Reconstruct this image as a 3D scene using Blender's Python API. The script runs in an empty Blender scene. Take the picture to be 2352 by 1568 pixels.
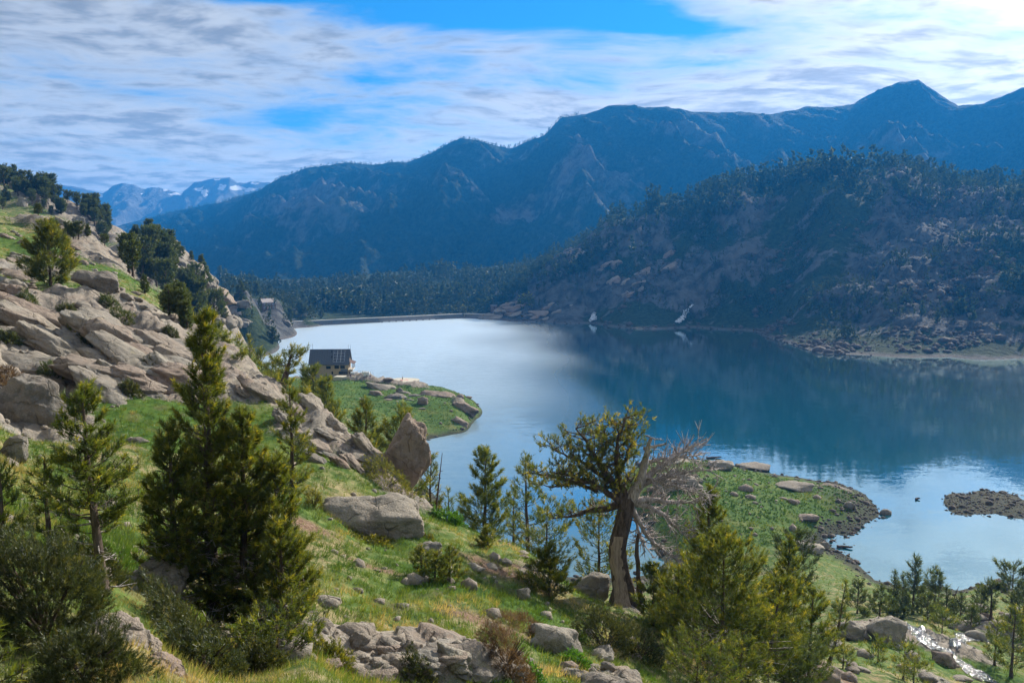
import bpy, math, random
import numpy as np
from mathutils import Vector, Matrix

# ---------------------------------------------------------------- camera, world, sun, exposure
scene = bpy.context.scene
CX, CY, FPX = 1176.0, 784.0, 1846.0      # measuring frame 2352 x 1568
PITCH = math.radians(5.26)
CAMZ = 57.0
cam_data = bpy.data.cameras.new("camera")
cam_data.sensor_width = 36.0
cam_data.lens = 36.0 * FPX / 2352.0
cam_data.clip_start = 0.1
cam_data.clip_end = 40000.0
cam = bpy.data.objects.new("camera", cam_data)
cam.location = (0, 0, CAMZ)
cam.rotation_euler = (math.pi / 2 - PITCH, 0, 0)
scene.collection.objects.link(cam)
scene.camera = cam

SUN_AZ, SUN_EL = math.radians(40), math.radians(29)     # azimuth to the right of the view (+Y)
SUN_DIR = Vector((math.sin(SUN_AZ) * math.cos(SUN_EL), math.cos(SUN_AZ) * math.cos(SUN_EL), math.sin(SUN_EL)))
sun_data = bpy.data.lights.new("sun", 'SUN')
sun_data.energy = 5.0
sun_data.angle = math.radians(0.8)
sun_data.color = (1.0, 0.93, 0.82)
sun = bpy.data.objects.new("sun", sun_data)
sun.rotation_euler = SUN_DIR.to_track_quat('Z', 'Y').to_euler()
sun.location = (100, 60, 200)
scene.collection.objects.link(sun)

scene.view_settings.view_transform = 'Standard'
scene.view_settings.look = 'None'
scene.view_settings.exposure = 0.88
scene.view_settings.gamma = 1.0
scene.view_settings.use_curve_mapping = False
scene.render.engine = 'CYCLES'
scene.cycles.use_denoising = True
scene.cycles.use_adaptive_sampling = True
scene.cycles.adaptive_threshold = 0.025
scene.cycles.max_bounces = 5
scene.cycles.diffuse_bounces = 2
scene.cycles.glossy_bounces = 2
scene.cycles.transmission_bounces = 3
scene.cycles.volume_bounces = 0
scene.cycles.caustics_reflective = False
scene.cycles.caustics_refractive = False
scene.cycles.sample_clamp_indirect = 6.0


# ---------------------------------------------------------------- node helper
class NT:
    """tiny wrapper: every method adds a node and gives back its output socket"""
    def __init__(self, tree):
        self.t = tree
        tree.nodes.clear()

    def node(self, typ, ins=None, out=0, **props):
        n = self.t.nodes.new(typ)
        for k, v in props.items():
            setattr(n, k, v)
        for k, v in (ins or {}).items():
            s = n.inputs[k]
            if isinstance(v, bpy.types.NodeSocket):
                self.t.links.new(v, s)
            else:
                s.default_value = v
        return n.outputs[out] if len(n.outputs) else None

    def m(self, op, a, b=0.0, c=0.0, clamp=False):
        n = self.t.nodes.new('ShaderNodeMath')
        n.operation = op
        n.use_clamp = clamp
        for i, v in enumerate((a, b, c)):
            if isinstance(v, bpy.types.NodeSocket):
                self.t.links.new(v, n.inputs[i])
            else:
                n.inputs[i].default_value = v
        return n.outputs[0]

    def vm(self, op, a, b=(0, 0, 0), out=0):
        n = self.t.nodes.new('ShaderNodeVectorMath')
        n.operation = op
        for i, v in enumerate((a, b)):
            if isinstance(v, bpy.types.NodeSocket):
                self.t.links.new(v, n.inputs[i])
            else:
                n.inputs[i].default_value = v
        return n.outputs[out] if len(n.outputs) else None

    def mix(self, f, a, b, blend='MIX'):
        n = self.t.nodes.new('ShaderNodeMix')
        n.data_type = 'RGBA'
        n.blend_type = blend
        for i, v in ((0, f), (6, a), (7, b)):
            if isinstance(v, bpy.types.NodeSocket):
                self.t.links.new(v, n.inputs[i])
            elif i == 0:
                n.inputs[i].default_value = v
            else:
                n.inputs[i].default_value = tuple(v) + (1.0,) if len(v) == 3 else v
        return n.outputs[2]

    def ramp(self, f, lo, hi, smooth=True):
        n = self.t.nodes.new('ShaderNodeMapRange')
        n.interpolation_type = 'SMOOTHSTEP' if smooth else 'LINEAR'
        for k, v in ((0, f), (1, lo), (2, hi)):
            if isinstance(v, bpy.types.NodeSocket):
                self.t.links.new(v, n.inputs[k])
            else:
                n.inputs[k].default_value = v
        return n.outputs[0]

    def noise(self, vec, scale, detail=4.0, rough=0.55, out=0, dist=0.0, ndim='3D'):
        ins = {'Scale': scale, 'Detail': detail, 'Roughness': rough, 'Distortion': dist}
        if vec is not None:
            ins['Vector'] = vec
        return self.node('ShaderNodeTexNoise', ins, out, noise_dimensions=ndim)

    def attr(self, name, out=2):
        return self.node('ShaderNodeAttribute', {}, out, attribute_name=name)

    def scalev(self, vec, s):
        return self.node('ShaderNodeMapping', {'Vector': vec, 'Scale': s}, 0)


# ---------------------------------------------------------------- sky with high cloud
world = bpy.data.worlds.new("World")
scene.world = world
world.use_nodes = True
world.cycles.sampling_method = 'MANUAL'
world.cycles.sample_map_resolution = 512
w = NT(world.node_tree)
sky = w.node('ShaderNodeTexSky', {}, 0, sky_type='NISHITA', sun_disc=False, sun_elevation=SUN_EL,
             sun_rotation=SUN_AZ, altitude=2200.0, air_density=1.3, dust_density=0.6, ozone_density=2.5)
d = w.node('ShaderNodeTexCoord', {}, 0)
sep = w.t.nodes.new('ShaderNodeSeparateXYZ')
w.t.links.new(d, sep.inputs[0])
dx, dy, dz = sep.outputs
zc = w.m('ADD', w.m('MAXIMUM', dz, 0.0), 0.10)
px = w.m('DIVIDE', dx, zc)                     # point on the cloud sheet
py = w.m('DIVIDE', dy, zc)
def comb(a, b, c=0.0):
    n = w.t.nodes.new('ShaderNodeCombineXYZ')
    for i, v in enumerate((a, b, c)):
        if isinstance(v, bpy.types.NodeSocket):
            w.t.links.new(v, n.inputs[i])
        else:
            n.inputs[i].default_value = v
    return n.outputs[0]
cp = comb(w.m('MULTIPLY', px, 0.75), w.m('MULTIPLY', py, 0.75), 3.7)
warp = w.noise(cp, 0.8, 3.0, 0.5, out=1)
cpw = w.vm('ADD', cp, w.vm('MULTIPLY', w.vm('SUBTRACT', warp, (0.5, 0.5, 0.5)), (0.65, 0.65, 0.0)))
n1 = w.noise(cpw, 1.15, 6.0, 0.58)
n2 = w.noise(w.vm('MULTIPLY', cpw, (1.0, 1.9, 1.0)), 3.4, 4.0, 0.6)
n3 = w.noise(cp, 0.42, 2.0, 0.5)
n4 = w.noise(w.vm('MULTIPLY', cpw, (1.0, 1.6, 1.0)), 7.5, 3.0, 0.6)
def gap(x, y, rx, ry, k):
    """an opening in the cloud sheet at sheet position x, y"""
    ex = w.m('DIVIDE', w.m('SUBTRACT', px, x), rx)
    ey = w.m('DIVIDE', w.m('SUBTRACT', py, y), ry)
    r2 = w.m('ADD', w.m('MULTIPLY', ex, ex), w.m('MULTIPLY', ey, ey))
    return w.m('MULTIPLY', w.m('POWER', 2.718, w.m('MULTIPLY', r2, -1.0)), k)
dens = w.m('ADD', w.m('MULTIPLY', n1, 1.0), w.m('MULTIPLY', n2, 0.34))
dens = w.m('ADD', dens, w.m('MULTIPLY', w.m('SUBTRACT', n3, 0.5), 0.35))
dens = w.m('ADD', dens, w.m('MULTIPLY', w.m('SUBTRACT', n4, 0.5), 0.30))
def sheet(u, v):
    c = (CY - v) / FPX
    q = Vector(((u - CX) / FPX, math.cos(PITCH) + math.sin(PITCH) * c, -math.sin(PITCH) + math.cos(PITCH) * c)).normalized()
    return q.x / (max(q.z, 0) + 0.10), q.y / (max(q.z, 0) + 0.10)
# openings where the blue shows: centre and half size of each
for u, v, ru, rv, k in [(1180, 18, 360, 46, 0.80), (620, -12, 260, 26, 0.50), (330, 225, 120, 26, 0.13), (650, 275, 210, 22, 0.14),
                        (850, 180, 90, 22, 0.16), (1530, 66, 130, 16, 0.32), (60, 322, 90, 8, 0.15), (2000, 40, 60, 16, 0.12), (2320, 80, 60, 26, 0.12)]:
    x0, y0 = sheet(u, v)
    dens = w.m('SUBTRACT', dens, gap(x0, y0, abs(sheet(u + ru, v)[0] - x0), abs(sheet(u, v + rv)[1] - y0), k))
cover = w.ramp(dens, 0.28, 0.70)
horizon = w.ramp(dz, 0.02, 0.24)
cover = w.m('ADD', w.m('MULTIPLY', cover, w.m('ADD', w.m('MULTIPLY', horizon, 0.25), 0.75)),
            w.m('MULTIPLY', w.m('SUBTRACT', 1.0, horizon), 0.22), clamp=True)
# light through the cloud: strong forward scattering toward the sun, grey elsewhere
sd = w.vm('DOT_PRODUCT', d, tuple(SUN_DIR), out=1)
sdc = w.m('MAXIMUM', sd, 0.0)
glow = w.m('ADD', w.m('MULTIPLY', w.m('POWER', sdc, 26.0), 9.5), w.m('MULTIPLY', w.m('POWER', sdc, 5.0), 2.2))
thick = w.ramp(w.m('ADD', dens, w.m('MULTIPLY', w.m('SUBTRACT', n4, 0.5), 0.95)), 0.50, 0.95)
body = w.m('SUBTRACT', 1.12, w.m('MULTIPLY', thick, 0.58))
lum = w.m('MULTIPLY', w.m('ADD', w.m('ADD', glow, 3.5), w.m('MULTIPLY', w.m('SUBTRACT', 1.0, w.ramp(dz, 0.0, 0.26)), 2.6)), body)
ccol = w.mix(w.ramp(sdc, 0.55, 0.98), (0.97, 0.97, 0.93), (1.04, 0.99, 0.90))
ccol = w.vm('SCALE', ccol, (0, 0, 0))
w.t.links.new(lum, ccol.node.inputs['Scale'])
skyc = w.mix(1.0, sky, (0.10, 0.50, 0.78), 'MULTIPLY')
skyfin = w.mix(cover, skyc, ccol)
bg = w.node('ShaderNodeBackground', {'Color': skyfin, 'Strength': 0.105})
w.node('ShaderNodeOutputWorld', {'Surface': bg})


# ---------------------------------------------------------------- numeric helpers
RNG = np.random.default_rng(7)

def slope_of(v):
    c = (CY - v) / FPX
    return (-math.sin(PITCH) + math.cos(PITCH) * c) / (math.cos(PITCH) + math.sin(PITCH) * c)

def P(u, v, y):
    """world point at forward distance y that the camera sees at (u, v)"""
    c = (CY - v) / FPX
    k = math.cos(PITCH) + math.sin(PITCH) * c
    return ((u - CX) / FPX / k * y, y, CAMZ + slope_of(v) * y)

_perm = np.random.default_rng(11).permutation(256).astype(np.int32)
_perm = np.concatenate([_perm, _perm, _perm])
_g3 = np.random.default_rng(5).normal(size=(256, 3)); _g3 /= np.linalg.norm(_g3, axis=1)[:, None]

def perlin(p):
    p = np.asarray(p, float)
    i = np.floor(p).astype(np.int64); f = p - i
    i &= 255
    s = f * f * f * (f * (f * 6 - 15) + 10)
    out = 0.0
    for a in (0, 1):
        wx = s[:, 0] if a else 1 - s[:, 0]
        pa = _perm[(i[:, 0] + a) & 255]
        for b in (0, 1):
            wy = s[:, 1] if b else 1 - s[:, 1]
            pb = _perm[pa + ((i[:, 1] + b) & 255)]
            for c in (0, 1):
                wz = s[:, 2] if c else 1 - s[:, 2]
                g = _g3[_perm[pb + ((i[:, 2] + c) & 255)] & 255]
                out = out + wx * wy * wz * (g[:, 0] * (f[:, 0] - a) + g[:, 1] * (f[:, 1] - b) + g[:, 2] * (f[:, 2] - c))
    return out * 1.5

def fbm(p, octv=4, gain=0.5, lac=2.03):
    p = np.asarray(p, float)
    a, s = 1.0, 0.0
    for o in range(octv):
        s = s + a * perlin(p + 17.3 * o)
        p = p * lac; a *= gain
    return s

def ridged(p, octv=4, gain=0.5):
    p = np.asarray(p, float)
    a, s = 1.0, 0.0
    for o in range(octv):
        s = s + a * (1 - 2 * np.abs(perlin(p + 9.1 * o)))
        p = p * 2.07; a *= gain
    return s

def xyz(x, y, sx, sy=None, z=0.0):
    return np.stack([np.asarray(x) * sx, np.asarray(y) * (sy or sx), np.full(np.shape(x), z)], -1)

def sstep(a, b, t):
    t = np.clip((t - a) / (b - a), 0, 1)
    return t * t * (3 - 2 * t)


# ---------------------------------------------------------------- mesh helpers
COL = scene.collection

def mesh_np(name, verts, faces, mat=None, attrs=None, smooth=False):
    """faces: int array (n,3) or (n,4)"""
    verts = np.ascontiguousarray(verts, np.float32); faces = np.ascontiguousarray(faces, np.int32)
    me = bpy.data.meshes.new(name)
    n, k = faces.shape
    me.vertices.add(len(verts)); me.vertices.foreach_set('co', verts.ravel())
    me.loops.add(n * k); me.loops.foreach_set('vertex_index', faces.ravel())
    me.polygons.add(n); me.polygons.foreach_set('loop_start', np.arange(0, n * k, k, dtype=np.int32))
    if smooth:
        me.polygons.foreach_set('use_smooth', np.ones(n, bool))
    me.update(calc_edges=True)
    for an, av in (attrs or {}).items():
        at = me.attributes.new(an, 'FLOAT', 'POINT'); at.data.foreach_set('value', np.ascontiguousarray(av, np.float32))
    if mat:
        me.materials.append(mat)
    return me

def link(name, me, parent=None, loc=(0, 0, 0), rot=(0, 0, 0), scale=(1, 1, 1)):
    o = bpy.data.objects.new(name, me)
    o.location = loc; o.rotation_euler = rot; o.scale = scale
    if parent:
        o.parent = parent
    COL.objects.link(o)
    return o

def tag(o, label=None, cat=None, group=None, kind=None):
    for k, v in (('label', label), ('category', cat), ('group', group), ('kind', kind)):
        if v:
            o[k] = v
    return o

def thing(name, label, cat, loc=(0, 0, 0), rot=(0, 0, 0), scale=(1, 1, 1), group=None):
    return tag(link(name, None, None, loc, rot, scale), label, cat, group)

def copy_tree(o, loc, rotz=0.0, s=1.0, label=None, group=None, name=None, rot=None):
    c = o.copy(); COL.objects.link(c)
    if name:
        c.name = name
    c.location = loc; c.rotation_euler = rot or (0, 0, rotz); c.scale = (s, s, s) if not hasattr(s, '__len__') else s
    if label: c['label'] = label
    if group: c['group'] = group
    for ch in o.children:
        k = ch.copy(); COL.objects.link(k); k.parent = c
        for g in ch.children:
            q = g.copy(); COL.objects.link(q); q.parent = k
    return c

class MB:
    """collects quads / tris of several simple shapes into ONE mesh"""
    def __init__(self): self.v = []; self.f = []
    def add(self, vs, fs):
        b = len(self.v); self.v += [tuple(x) for x in vs]; self.f += [tuple(i + b for i in q) for q in fs]
    def box(self, x0, x1, y0, y1, z0, z1):
        self.add([(x0, y0, z0), (x1, y0, z0), (x1, y1, z0), (x0, y1, z0), (x0, y0, z1), (x1, y0, z1), (x1, y1, z1), (x0, y1, z1)],
                 [(0, 3, 2, 1), (4, 5, 6, 7), (0, 1, 5, 4), (1, 2, 6, 5), (2, 3, 7, 6), (3, 0, 4, 7)])
    def lathe(self, prof, n=14, c=(0, 0), axis='z'):
        vs = []
        for r, z in prof:
            for k in range(n):
                a = 2 * math.pi * k / n
                vs.append((c[0] + r * math.cos(a), c[1] + r * math.sin(a), z))
        fs = []
        for j in range(len(prof) - 1):
            for k in range(n):
                q = (k + 1) % n
                fs.append((j * n + k, j * n + q, (j + 1) * n + q, (j + 1) * n + k))
        fs.append(tuple(range(n - 1, -1, -1))); fs.append(tuple((len(prof) - 1) * n + k for k in range(n)))
        self.add(vs, fs)
    def prism(self, poly, a, b, axis):
        """poly in the plane across axis ('x': (y,z), 'y': (x,z), 'z': (x,y))"""
        def pt(p, t): return {'x': (t, p[0], p[1]), 'y': (p[0], t, p[1]), 'z': (p[0], p[1], t)}[axis]
        n = len(poly)
        self.add([pt(p, a) for p in poly] + [pt(p, b) for p in poly],
                 [tuple(range(n - 1, -1, -1)), tuple(range(n, 2 * n))] + [(i, (i + 1) % n, n + (i + 1) % n, n + i) for i in range(n)])
    def mesh(self, name, mat):
        me = bpy.data.meshes.new(name); me.from_pydata(self.v, [], self.f); me.update(); me.materials.append(mat); return me
    def build(self, name, mat, parent=None, loc=(0, 0, 0), rot=(0, 0, 0)):
        return link(name, self.mesh(name, mat), parent, loc, rot)

_ico = {}
def ico(sub):
    if sub not in _ico:
        import bmesh
        bm = bmesh.new(); bmesh.ops.create_icosphere(bm, subdivisions=sub, radius=1.0)
        v = np.array([q.co[:] for q in bm.verts]); f = np.array([[x.index for x in q.verts] for q in bm.faces]); bm.free()
        v /= np.linalg.norm(v, axis=1)[:, None]
        _ico[sub] = (v, f)
    return _ico[sub]


# ---------------------------------------------------------------- materials
def new_mat(name):
    m = bpy.data.materials.new(name); m.use_nodes = True
    return m, NT(m.node_tree)

def finish(t, color, rough=0.9, bump=None, spec=0.2, bstr=0.5, bdist=0.05, **kw):
    ins = {'Base Color': color, 'Roughness': rough, 'Specular IOR Level': spec}
    ins.update(kw)
    if bump is not None:
        ins['Normal'] = t.node('ShaderNodeBump', {'Height': bump, 'Strength': bstr, 'Distance': bdist})
    b = t.node('ShaderNodeBsdfPrincipled', ins)
    t.node('ShaderNodeOutputMaterial', {'Surface': b})

def rgb(r, g, b): return (r, g, b, 1.0)

def simple_mat(name, col, rough=0.7, spec=0.3, var=0.15, nscale=3.0, metal=0.0):
    m, t = new_mat(name)
    p = t.node('ShaderNodeTexCoord', {}, 3)
    n = t.noise(p, nscale, 4.0)
    c = t.mix(n, [x * (1 - var) for x in col], [min(1, x * (1 + var)) for x in col])
    finish(t, c, rough, spec=spec, Metallic=metal)
    return m

def rock_color(t, p, s=1.0, attr_wet=None):
    """granite: grey-buff with dark lichen, pale and ochre patches, cracks; gives colour and height"""
    n1 = t.noise(p, 0.35 * s, 6.0, 0.6)
    n2 = t.noise(p, 2.3 * s, 6.0, 0.65)
    n3 = t.noise(p, 11.0 * s, 4.0, 0.7)
    n4 = t.noise(p, 0.9 * s, 4.0, 0.6, dist=0.6)
    c = t.mix(t.ramp(n1, 0.35, 0.65), (0.22, 0.175, 0.14), (0.30, 0.265, 0.215))
    c = t.mix(t.ramp(n4, 0.52, 0.68), c, (0.25, 0.23, 0.20))
    c = t.mix(t.m('MULTIPLY', t.ramp(n2, 0.48, 0.62), 0.8), c, (0.115, 0.108, 0.095))
    st = t.noise(t.scalev(p, (1.0, 1.0, 0.16)), 1.5 * s, 4.0, 0.6)
    c = t.mix(t.m('MULTIPLY', t.ramp(st, 0.54, 0.66), 0.55), c, (0.085, 0.08, 0.075))
    c = t.mix(t.m('MULTIPLY', t.ramp(n3, 0.56, 0.68), 0.5), c, (0.46, 0.44, 0.38))
    c = t.mix(t.m('MULTIPLY', t.ramp(t.noise(p, 1.4 * s, 5.0, 0.6), 0.60, 0.72), 0.5), c, (0.33, 0.29, 0.14))
    vd = t.node('ShaderNodeTexVoronoi', {'Vector': t.vm('ADD', p, t.vm('SCALE', t.noise(p, 0.7 * s, 3.0, out=1), (0, 0, 0))),
                                         'Scale': 0.55 * s}, 0, feature='DISTANCE_TO_EDGE')
    crack = t.m('MAXIMUM', t.ramp(vd, 0.0, 0.03), t.ramp(n4, 0.46, 0.56))
    h = t.m('ADD', t.m('MULTIPLY', n2, 0.6), t.m('MULTIPLY', n3, 0.40))
    h = t.m('ADD', h, t.m('MULTIPLY', crack, 0.30))
    c = t.mix(t.m('MULTIPLY', t.m('SUBTRACT', 1.0, crack), 0.55), c, (0.10, 0.09, 0.075))
    return c, h

M = {}
def make_materials():
    # granite boulders
    m, t = new_mat('granite')
    p = t.node('ShaderNodeNewGeometry', {}, 0)
    rnd = t.node('ShaderNodeObjectInfo', {}, 5)
    c, h = rock_color(t, p, 1.0)
    c = t.mix(0.42, c, t.mix(t.ramp(rnd, 0.62, 0.95), t.mix(t.ramp(rnd, 0.0, 0.6), (0.27, 0.185, 0.14), (0.32, 0.29, 0.235)), (0.15, 0.145, 0.13)))
    finish(t, c, 0.92, h, spec=0.15, bstr=1.0, bdist=0.22)
    M['granite'] = m
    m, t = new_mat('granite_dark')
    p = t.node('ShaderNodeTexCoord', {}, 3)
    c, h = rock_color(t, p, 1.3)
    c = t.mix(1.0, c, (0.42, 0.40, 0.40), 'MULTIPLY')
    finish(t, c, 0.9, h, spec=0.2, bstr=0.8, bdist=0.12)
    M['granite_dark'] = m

    # hillside: rock / meadow / soil by attribute
    m, t = new_mat('hillside')
    p = t.node('ShaderNodeTexCoord', {}, 3)
    c_r, h_r = rock_color(t, p, 0.6)
    g1 = t.noise(p, 0.22, 4.0, 0.6); g2 = t.noise(p, 1.6, 5.0, 0.65); g3 = t.noise(p, 9.0, 4.0, 0.7)
    straw = t.mix(t.ramp(g3, 0.35, 0.65), (0.19, 0.155, 0.075), (0.32, 0.265, 0.145))
    green = t.mix(t.ramp(g2, 0.35, 0.65), (0.055, 0.095, 0.022), (0.115, 0.165, 0.04))
    meadow = t.mix(t.ramp(t.m('ADD', t.m('MULTIPLY', g1, 0.5), t.m('MULTIPLY', g2, 0.5)), 0.47, 0.61), green, straw)
    lushc = t.mix(t.ramp(g2, 0.38, 0.62), (0.028, 0.070, 0.010), (0.075, 0.135, 0.022))
    lushc = t.mix(t.m('MULTIPLY', t.ramp(g1, 0.5, 0.62), 0.55), lushc, (0.13, 0.16, 0.035))
    meadow = t.mix(t.attr('lush'), meadow, lushc)
    soilc = t.mix(t.ramp(g3, 0.35, 0.65), (0.10, 0.058, 0.036), (0.24, 0.165, 0.115))
    meadow = t.mix(t.attr('soil'), meadow, soilc)
    rk = t.ramp(t.m('ADD', t.attr('rock'), t.m('MULTIPLY', t.m('SUBTRACT', g2, 0.5), 0.55)), 0.42, 0.58)
    c = t.mix(rk, meadow, c_r)
    shore = t.attr('shore')
    c = t.mix(t.m('MULTIPLY', shore, 0.85), c, t.mix(t.ramp(g3, 0.42, 0.62), (0.012, 0.0115, 0.010), (0.06, 0.056, 0.05)))
    h = t.m('ADD', t.m('MULTIPLY', h_r, t.m('ADD', t.m('MULTIPLY', rk, 0.9), 0.15)), t.m('MULTIPLY', g3, 0.25))
    finish(t, c, 0.95, h, spec=0.1, bstr=0.7, bdist=0.25)
    M['hillside'] = m

    # far slopes: grey-violet granite cliffs, scree, turf
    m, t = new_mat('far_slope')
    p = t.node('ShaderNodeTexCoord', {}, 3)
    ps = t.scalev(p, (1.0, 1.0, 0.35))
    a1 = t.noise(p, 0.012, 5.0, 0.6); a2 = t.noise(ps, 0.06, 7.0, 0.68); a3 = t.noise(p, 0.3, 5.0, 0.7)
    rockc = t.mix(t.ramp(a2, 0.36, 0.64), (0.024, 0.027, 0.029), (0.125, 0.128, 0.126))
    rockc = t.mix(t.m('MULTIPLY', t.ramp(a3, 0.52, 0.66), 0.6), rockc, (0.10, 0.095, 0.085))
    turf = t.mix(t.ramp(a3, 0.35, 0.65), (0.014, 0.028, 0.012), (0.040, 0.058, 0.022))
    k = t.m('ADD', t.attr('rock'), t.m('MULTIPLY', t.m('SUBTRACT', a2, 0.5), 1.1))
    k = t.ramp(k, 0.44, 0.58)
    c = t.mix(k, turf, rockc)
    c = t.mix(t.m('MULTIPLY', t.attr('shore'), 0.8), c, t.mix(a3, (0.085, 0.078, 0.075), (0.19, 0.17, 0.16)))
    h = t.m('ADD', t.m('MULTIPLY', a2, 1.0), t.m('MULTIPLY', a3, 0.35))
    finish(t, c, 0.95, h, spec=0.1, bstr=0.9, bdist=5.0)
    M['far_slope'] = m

    # big mountain
    m, t = new_mat('mountain')
    p = t.node('ShaderNodeTexCoord', {}, 3)
    pr = t.node('ShaderNodeMapping', {'Vector': p, 'Rotation': (0.0, 0.0, 0.6), 'Scale': (1.0, 0.35, 0.9)}, 0)
    a1 = t.noise(pr, 0.0035, 6.0, 0.62); a2 = t.noise(p, 0.02, 7.0, 0.7); a3 = t.noise(p, 0.11, 4.0, 0.7)
    wood = t.mix(t.ramp(a3, 0.35, 0.65), (0.012, 0.020, 0.012), (0.036, 0.050, 0.024))
    rockc = t.mix(t.ramp(a2, 0.35, 0.65), (0.06, 0.06, 0.062), (0.165, 0.158, 0.158))
    k = t.m('ADD', t.m('ADD', t.m('MULTIPLY', a1, 0.9), t.m('MULTIPLY', a2, 0.55)), t.m('MULTIPLY', t.attr('rock'), 0.5))
    c = t.mix(t.ramp(k, 0.84, 1.0), wood, rockc)
    c = t.mix(t.m('MULTIPLY', t.ramp(a1, 0.54, 0.66), 0.5), c, (0.055, 0.075, 0.032))
    finish(t, c, 0.95, t.m('ADD', a2, t.m('MULTIPLY', a3, 0.3)), spec=0.05, bstr=1.0, bdist=22.0)
    M['mountain'] = m

    m, t = new_mat('snow_mountain')
    p = t.node('ShaderNodeTexCoord', {}, 3)
    a2 = t.noise(p, 0.016, 6.0, 0.7)
    c = t.mix(a2, (0.10, 0.105, 0.10), (0.24, 0.235, 0.22))
    sn = t.ramp(t.m('ADD', t.attr('snow'), t.m('MULTIPLY', t.m('SUBTRACT', a2, 0.5), 2.2)), 0.52, 0.62)
    c = t.mix(sn, c, (0.88, 0.90, 0.93))
    finish(t, c, 0.9, a2, spec=0.1, bstr=0.7, bdist=40.0)
    M['snow_mountain'] = m

    # lake water: ruffled by wind near the dam and the bay, calmer under the right-hand hill
    m, t = new_mat('lake_water')
    p = t.node('ShaderNodeTexCoord', {}, 3)
    sp = t.t.nodes.new('ShaderNodeSeparateXYZ'); t.t.links.new(p, sp.inputs[0])
    p = t.vm('ADD', p, (113.3, 57.7, 7.31))
    w1 = t.noise(t.scalev(p, (0.45, 1.1, 1.0)), 2.6, 3.0, 0.6, out=1)
    w2 = t.noise(t.scalev(p, (0.35, 1.2, 1.0)), 0.40, 2.0, 0.5, out=1)
    patch = t.noise(t.scalev(p, (1.0, 0.5, 1.0)), 0.011, 1.5, 0.5)
    side = t.m('ADD', t.m('MULTIPLY', sp.outputs[0], -0.010), 0.28)
    ruffle = t.ramp(t.m('ADD', side, t.m('MULTIPLY', t.m('SUBTRACT', patch, 0.5), 0.8)), -0.25, 0.80)
    ruffle = t.m('MAXIMUM', ruffle, 0.004)
    amp = t.m('ADD', t.m('MULTIPLY', ruffle, 0.16), 0.035)
    wv = t.vm('SUBTRACT', t.vm('ADD', w1, t.vm('MULTIPLY', w2, (0.5, 0.5, 0.5))), (0.75, 0.75, 0.75))
    wv = t.vm('SCALE', t.vm('MULTIPLY', wv, (0.8, 1.0, 0.0)))
    t.t.links.new(amp, wv.node.inputs['Scale'])
    nb = t.vm('NORMALIZE', t.vm('ADD', wv, (0.0, 0.0, 1.0)))
    fr = t.m('ADD', t.m('MULTIPLY', t.node('ShaderNodeFresnel', {'IOR': 1.6, 'Normal': nb}), 1.5), 0.08, clamp=True)
    df = t.node('ShaderNodeBsdfDiffuse', {'Color': rgb(0.0, 0.070, 0.092)})
    g1 = t.node('ShaderNodeBsdfGlossy', {'Color': rgb(0.76, 0.94, 1.0), 'Roughness': 0.045, 'Normal': nb})
    g2 = t.node('ShaderNodeBsdfGlossy', {'Color': rgb(0.88, 0.98, 1.0), 'Roughness': 0.42, 'Normal': nb})
    gl = t.node('ShaderNodeMixShader', {0: ruffle, 1: g1, 2: g2})
    t.node('ShaderNodeOutputMaterial', {'Surface': t.node('ShaderNodeMixShader', {0: fr, 1: df, 2: gl})})
    M['water'] = m

    # pine needles: lit needles glow a little when the sun is behind them
    def needles(name, dark, mid, light):
        m, t = new_mat(name)
        tint = t.attr('tint')
        rnd = t.node('ShaderNodeObjectInfo', {}, 5)
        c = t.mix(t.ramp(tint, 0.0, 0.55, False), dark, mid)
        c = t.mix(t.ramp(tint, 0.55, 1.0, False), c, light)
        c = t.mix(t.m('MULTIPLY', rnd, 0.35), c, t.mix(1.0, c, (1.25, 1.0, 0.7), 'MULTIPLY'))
        df = t.node('ShaderNodeBsdfDiffuse', {'Color': c})
        tr = t.node('ShaderNodeBsdfTranslucent', {'Color': t.mix(1.0, c, (1.5, 1.35, 0.7), 'MULTIPLY')})
        mx = t.node('ShaderNodeMixShader', {0: 0.52, 1: df, 2: tr})
        gl = t.node('ShaderNodeBsdfGlossy', {'Color': rgb(0.8, 0.85, 0.8), 'Roughness': 0.5})
        mx = t.node('ShaderNodeMixShader', {0: 0.05, 1: mx, 2: gl})
        t.node('ShaderNodeOutputMaterial', {'Surface': mx})
        M[name] = m
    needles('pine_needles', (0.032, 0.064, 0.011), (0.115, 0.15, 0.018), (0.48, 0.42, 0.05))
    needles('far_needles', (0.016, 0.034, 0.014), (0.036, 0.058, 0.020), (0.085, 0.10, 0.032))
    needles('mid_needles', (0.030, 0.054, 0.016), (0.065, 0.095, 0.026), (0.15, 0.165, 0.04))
    needles('juniper_leaves', (0.020, 0.034, 0.010), (0.050, 0.066, 0.018), (0.14, 0.14, 0.035))
    needles('broom_leaves', (0.05, 0.075, 0.012), (0.14, 0.16, 0.02), (0.36, 0.34, 0.04))
    needles('dock_leaves', (0.03, 0.09, 0.012), (0.07, 0.19, 0.02), (0.16, 0.34, 0.04))
    needles('heather_twigs', (0.05, 0.032, 0.020), (0.11, 0.07, 0.040), (0.20, 0.14, 0.085))
    needles('grass_blades', (0.055, 0.12, 0.018), (0.13, 0.19, 0.035), (0.42, 0.33, 0.18))
    needles('meadow_leaves', (0.022, 0.060, 0.009), (0.062, 0.125, 0.018), (0.17, 0.19, 0.05))
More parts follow.
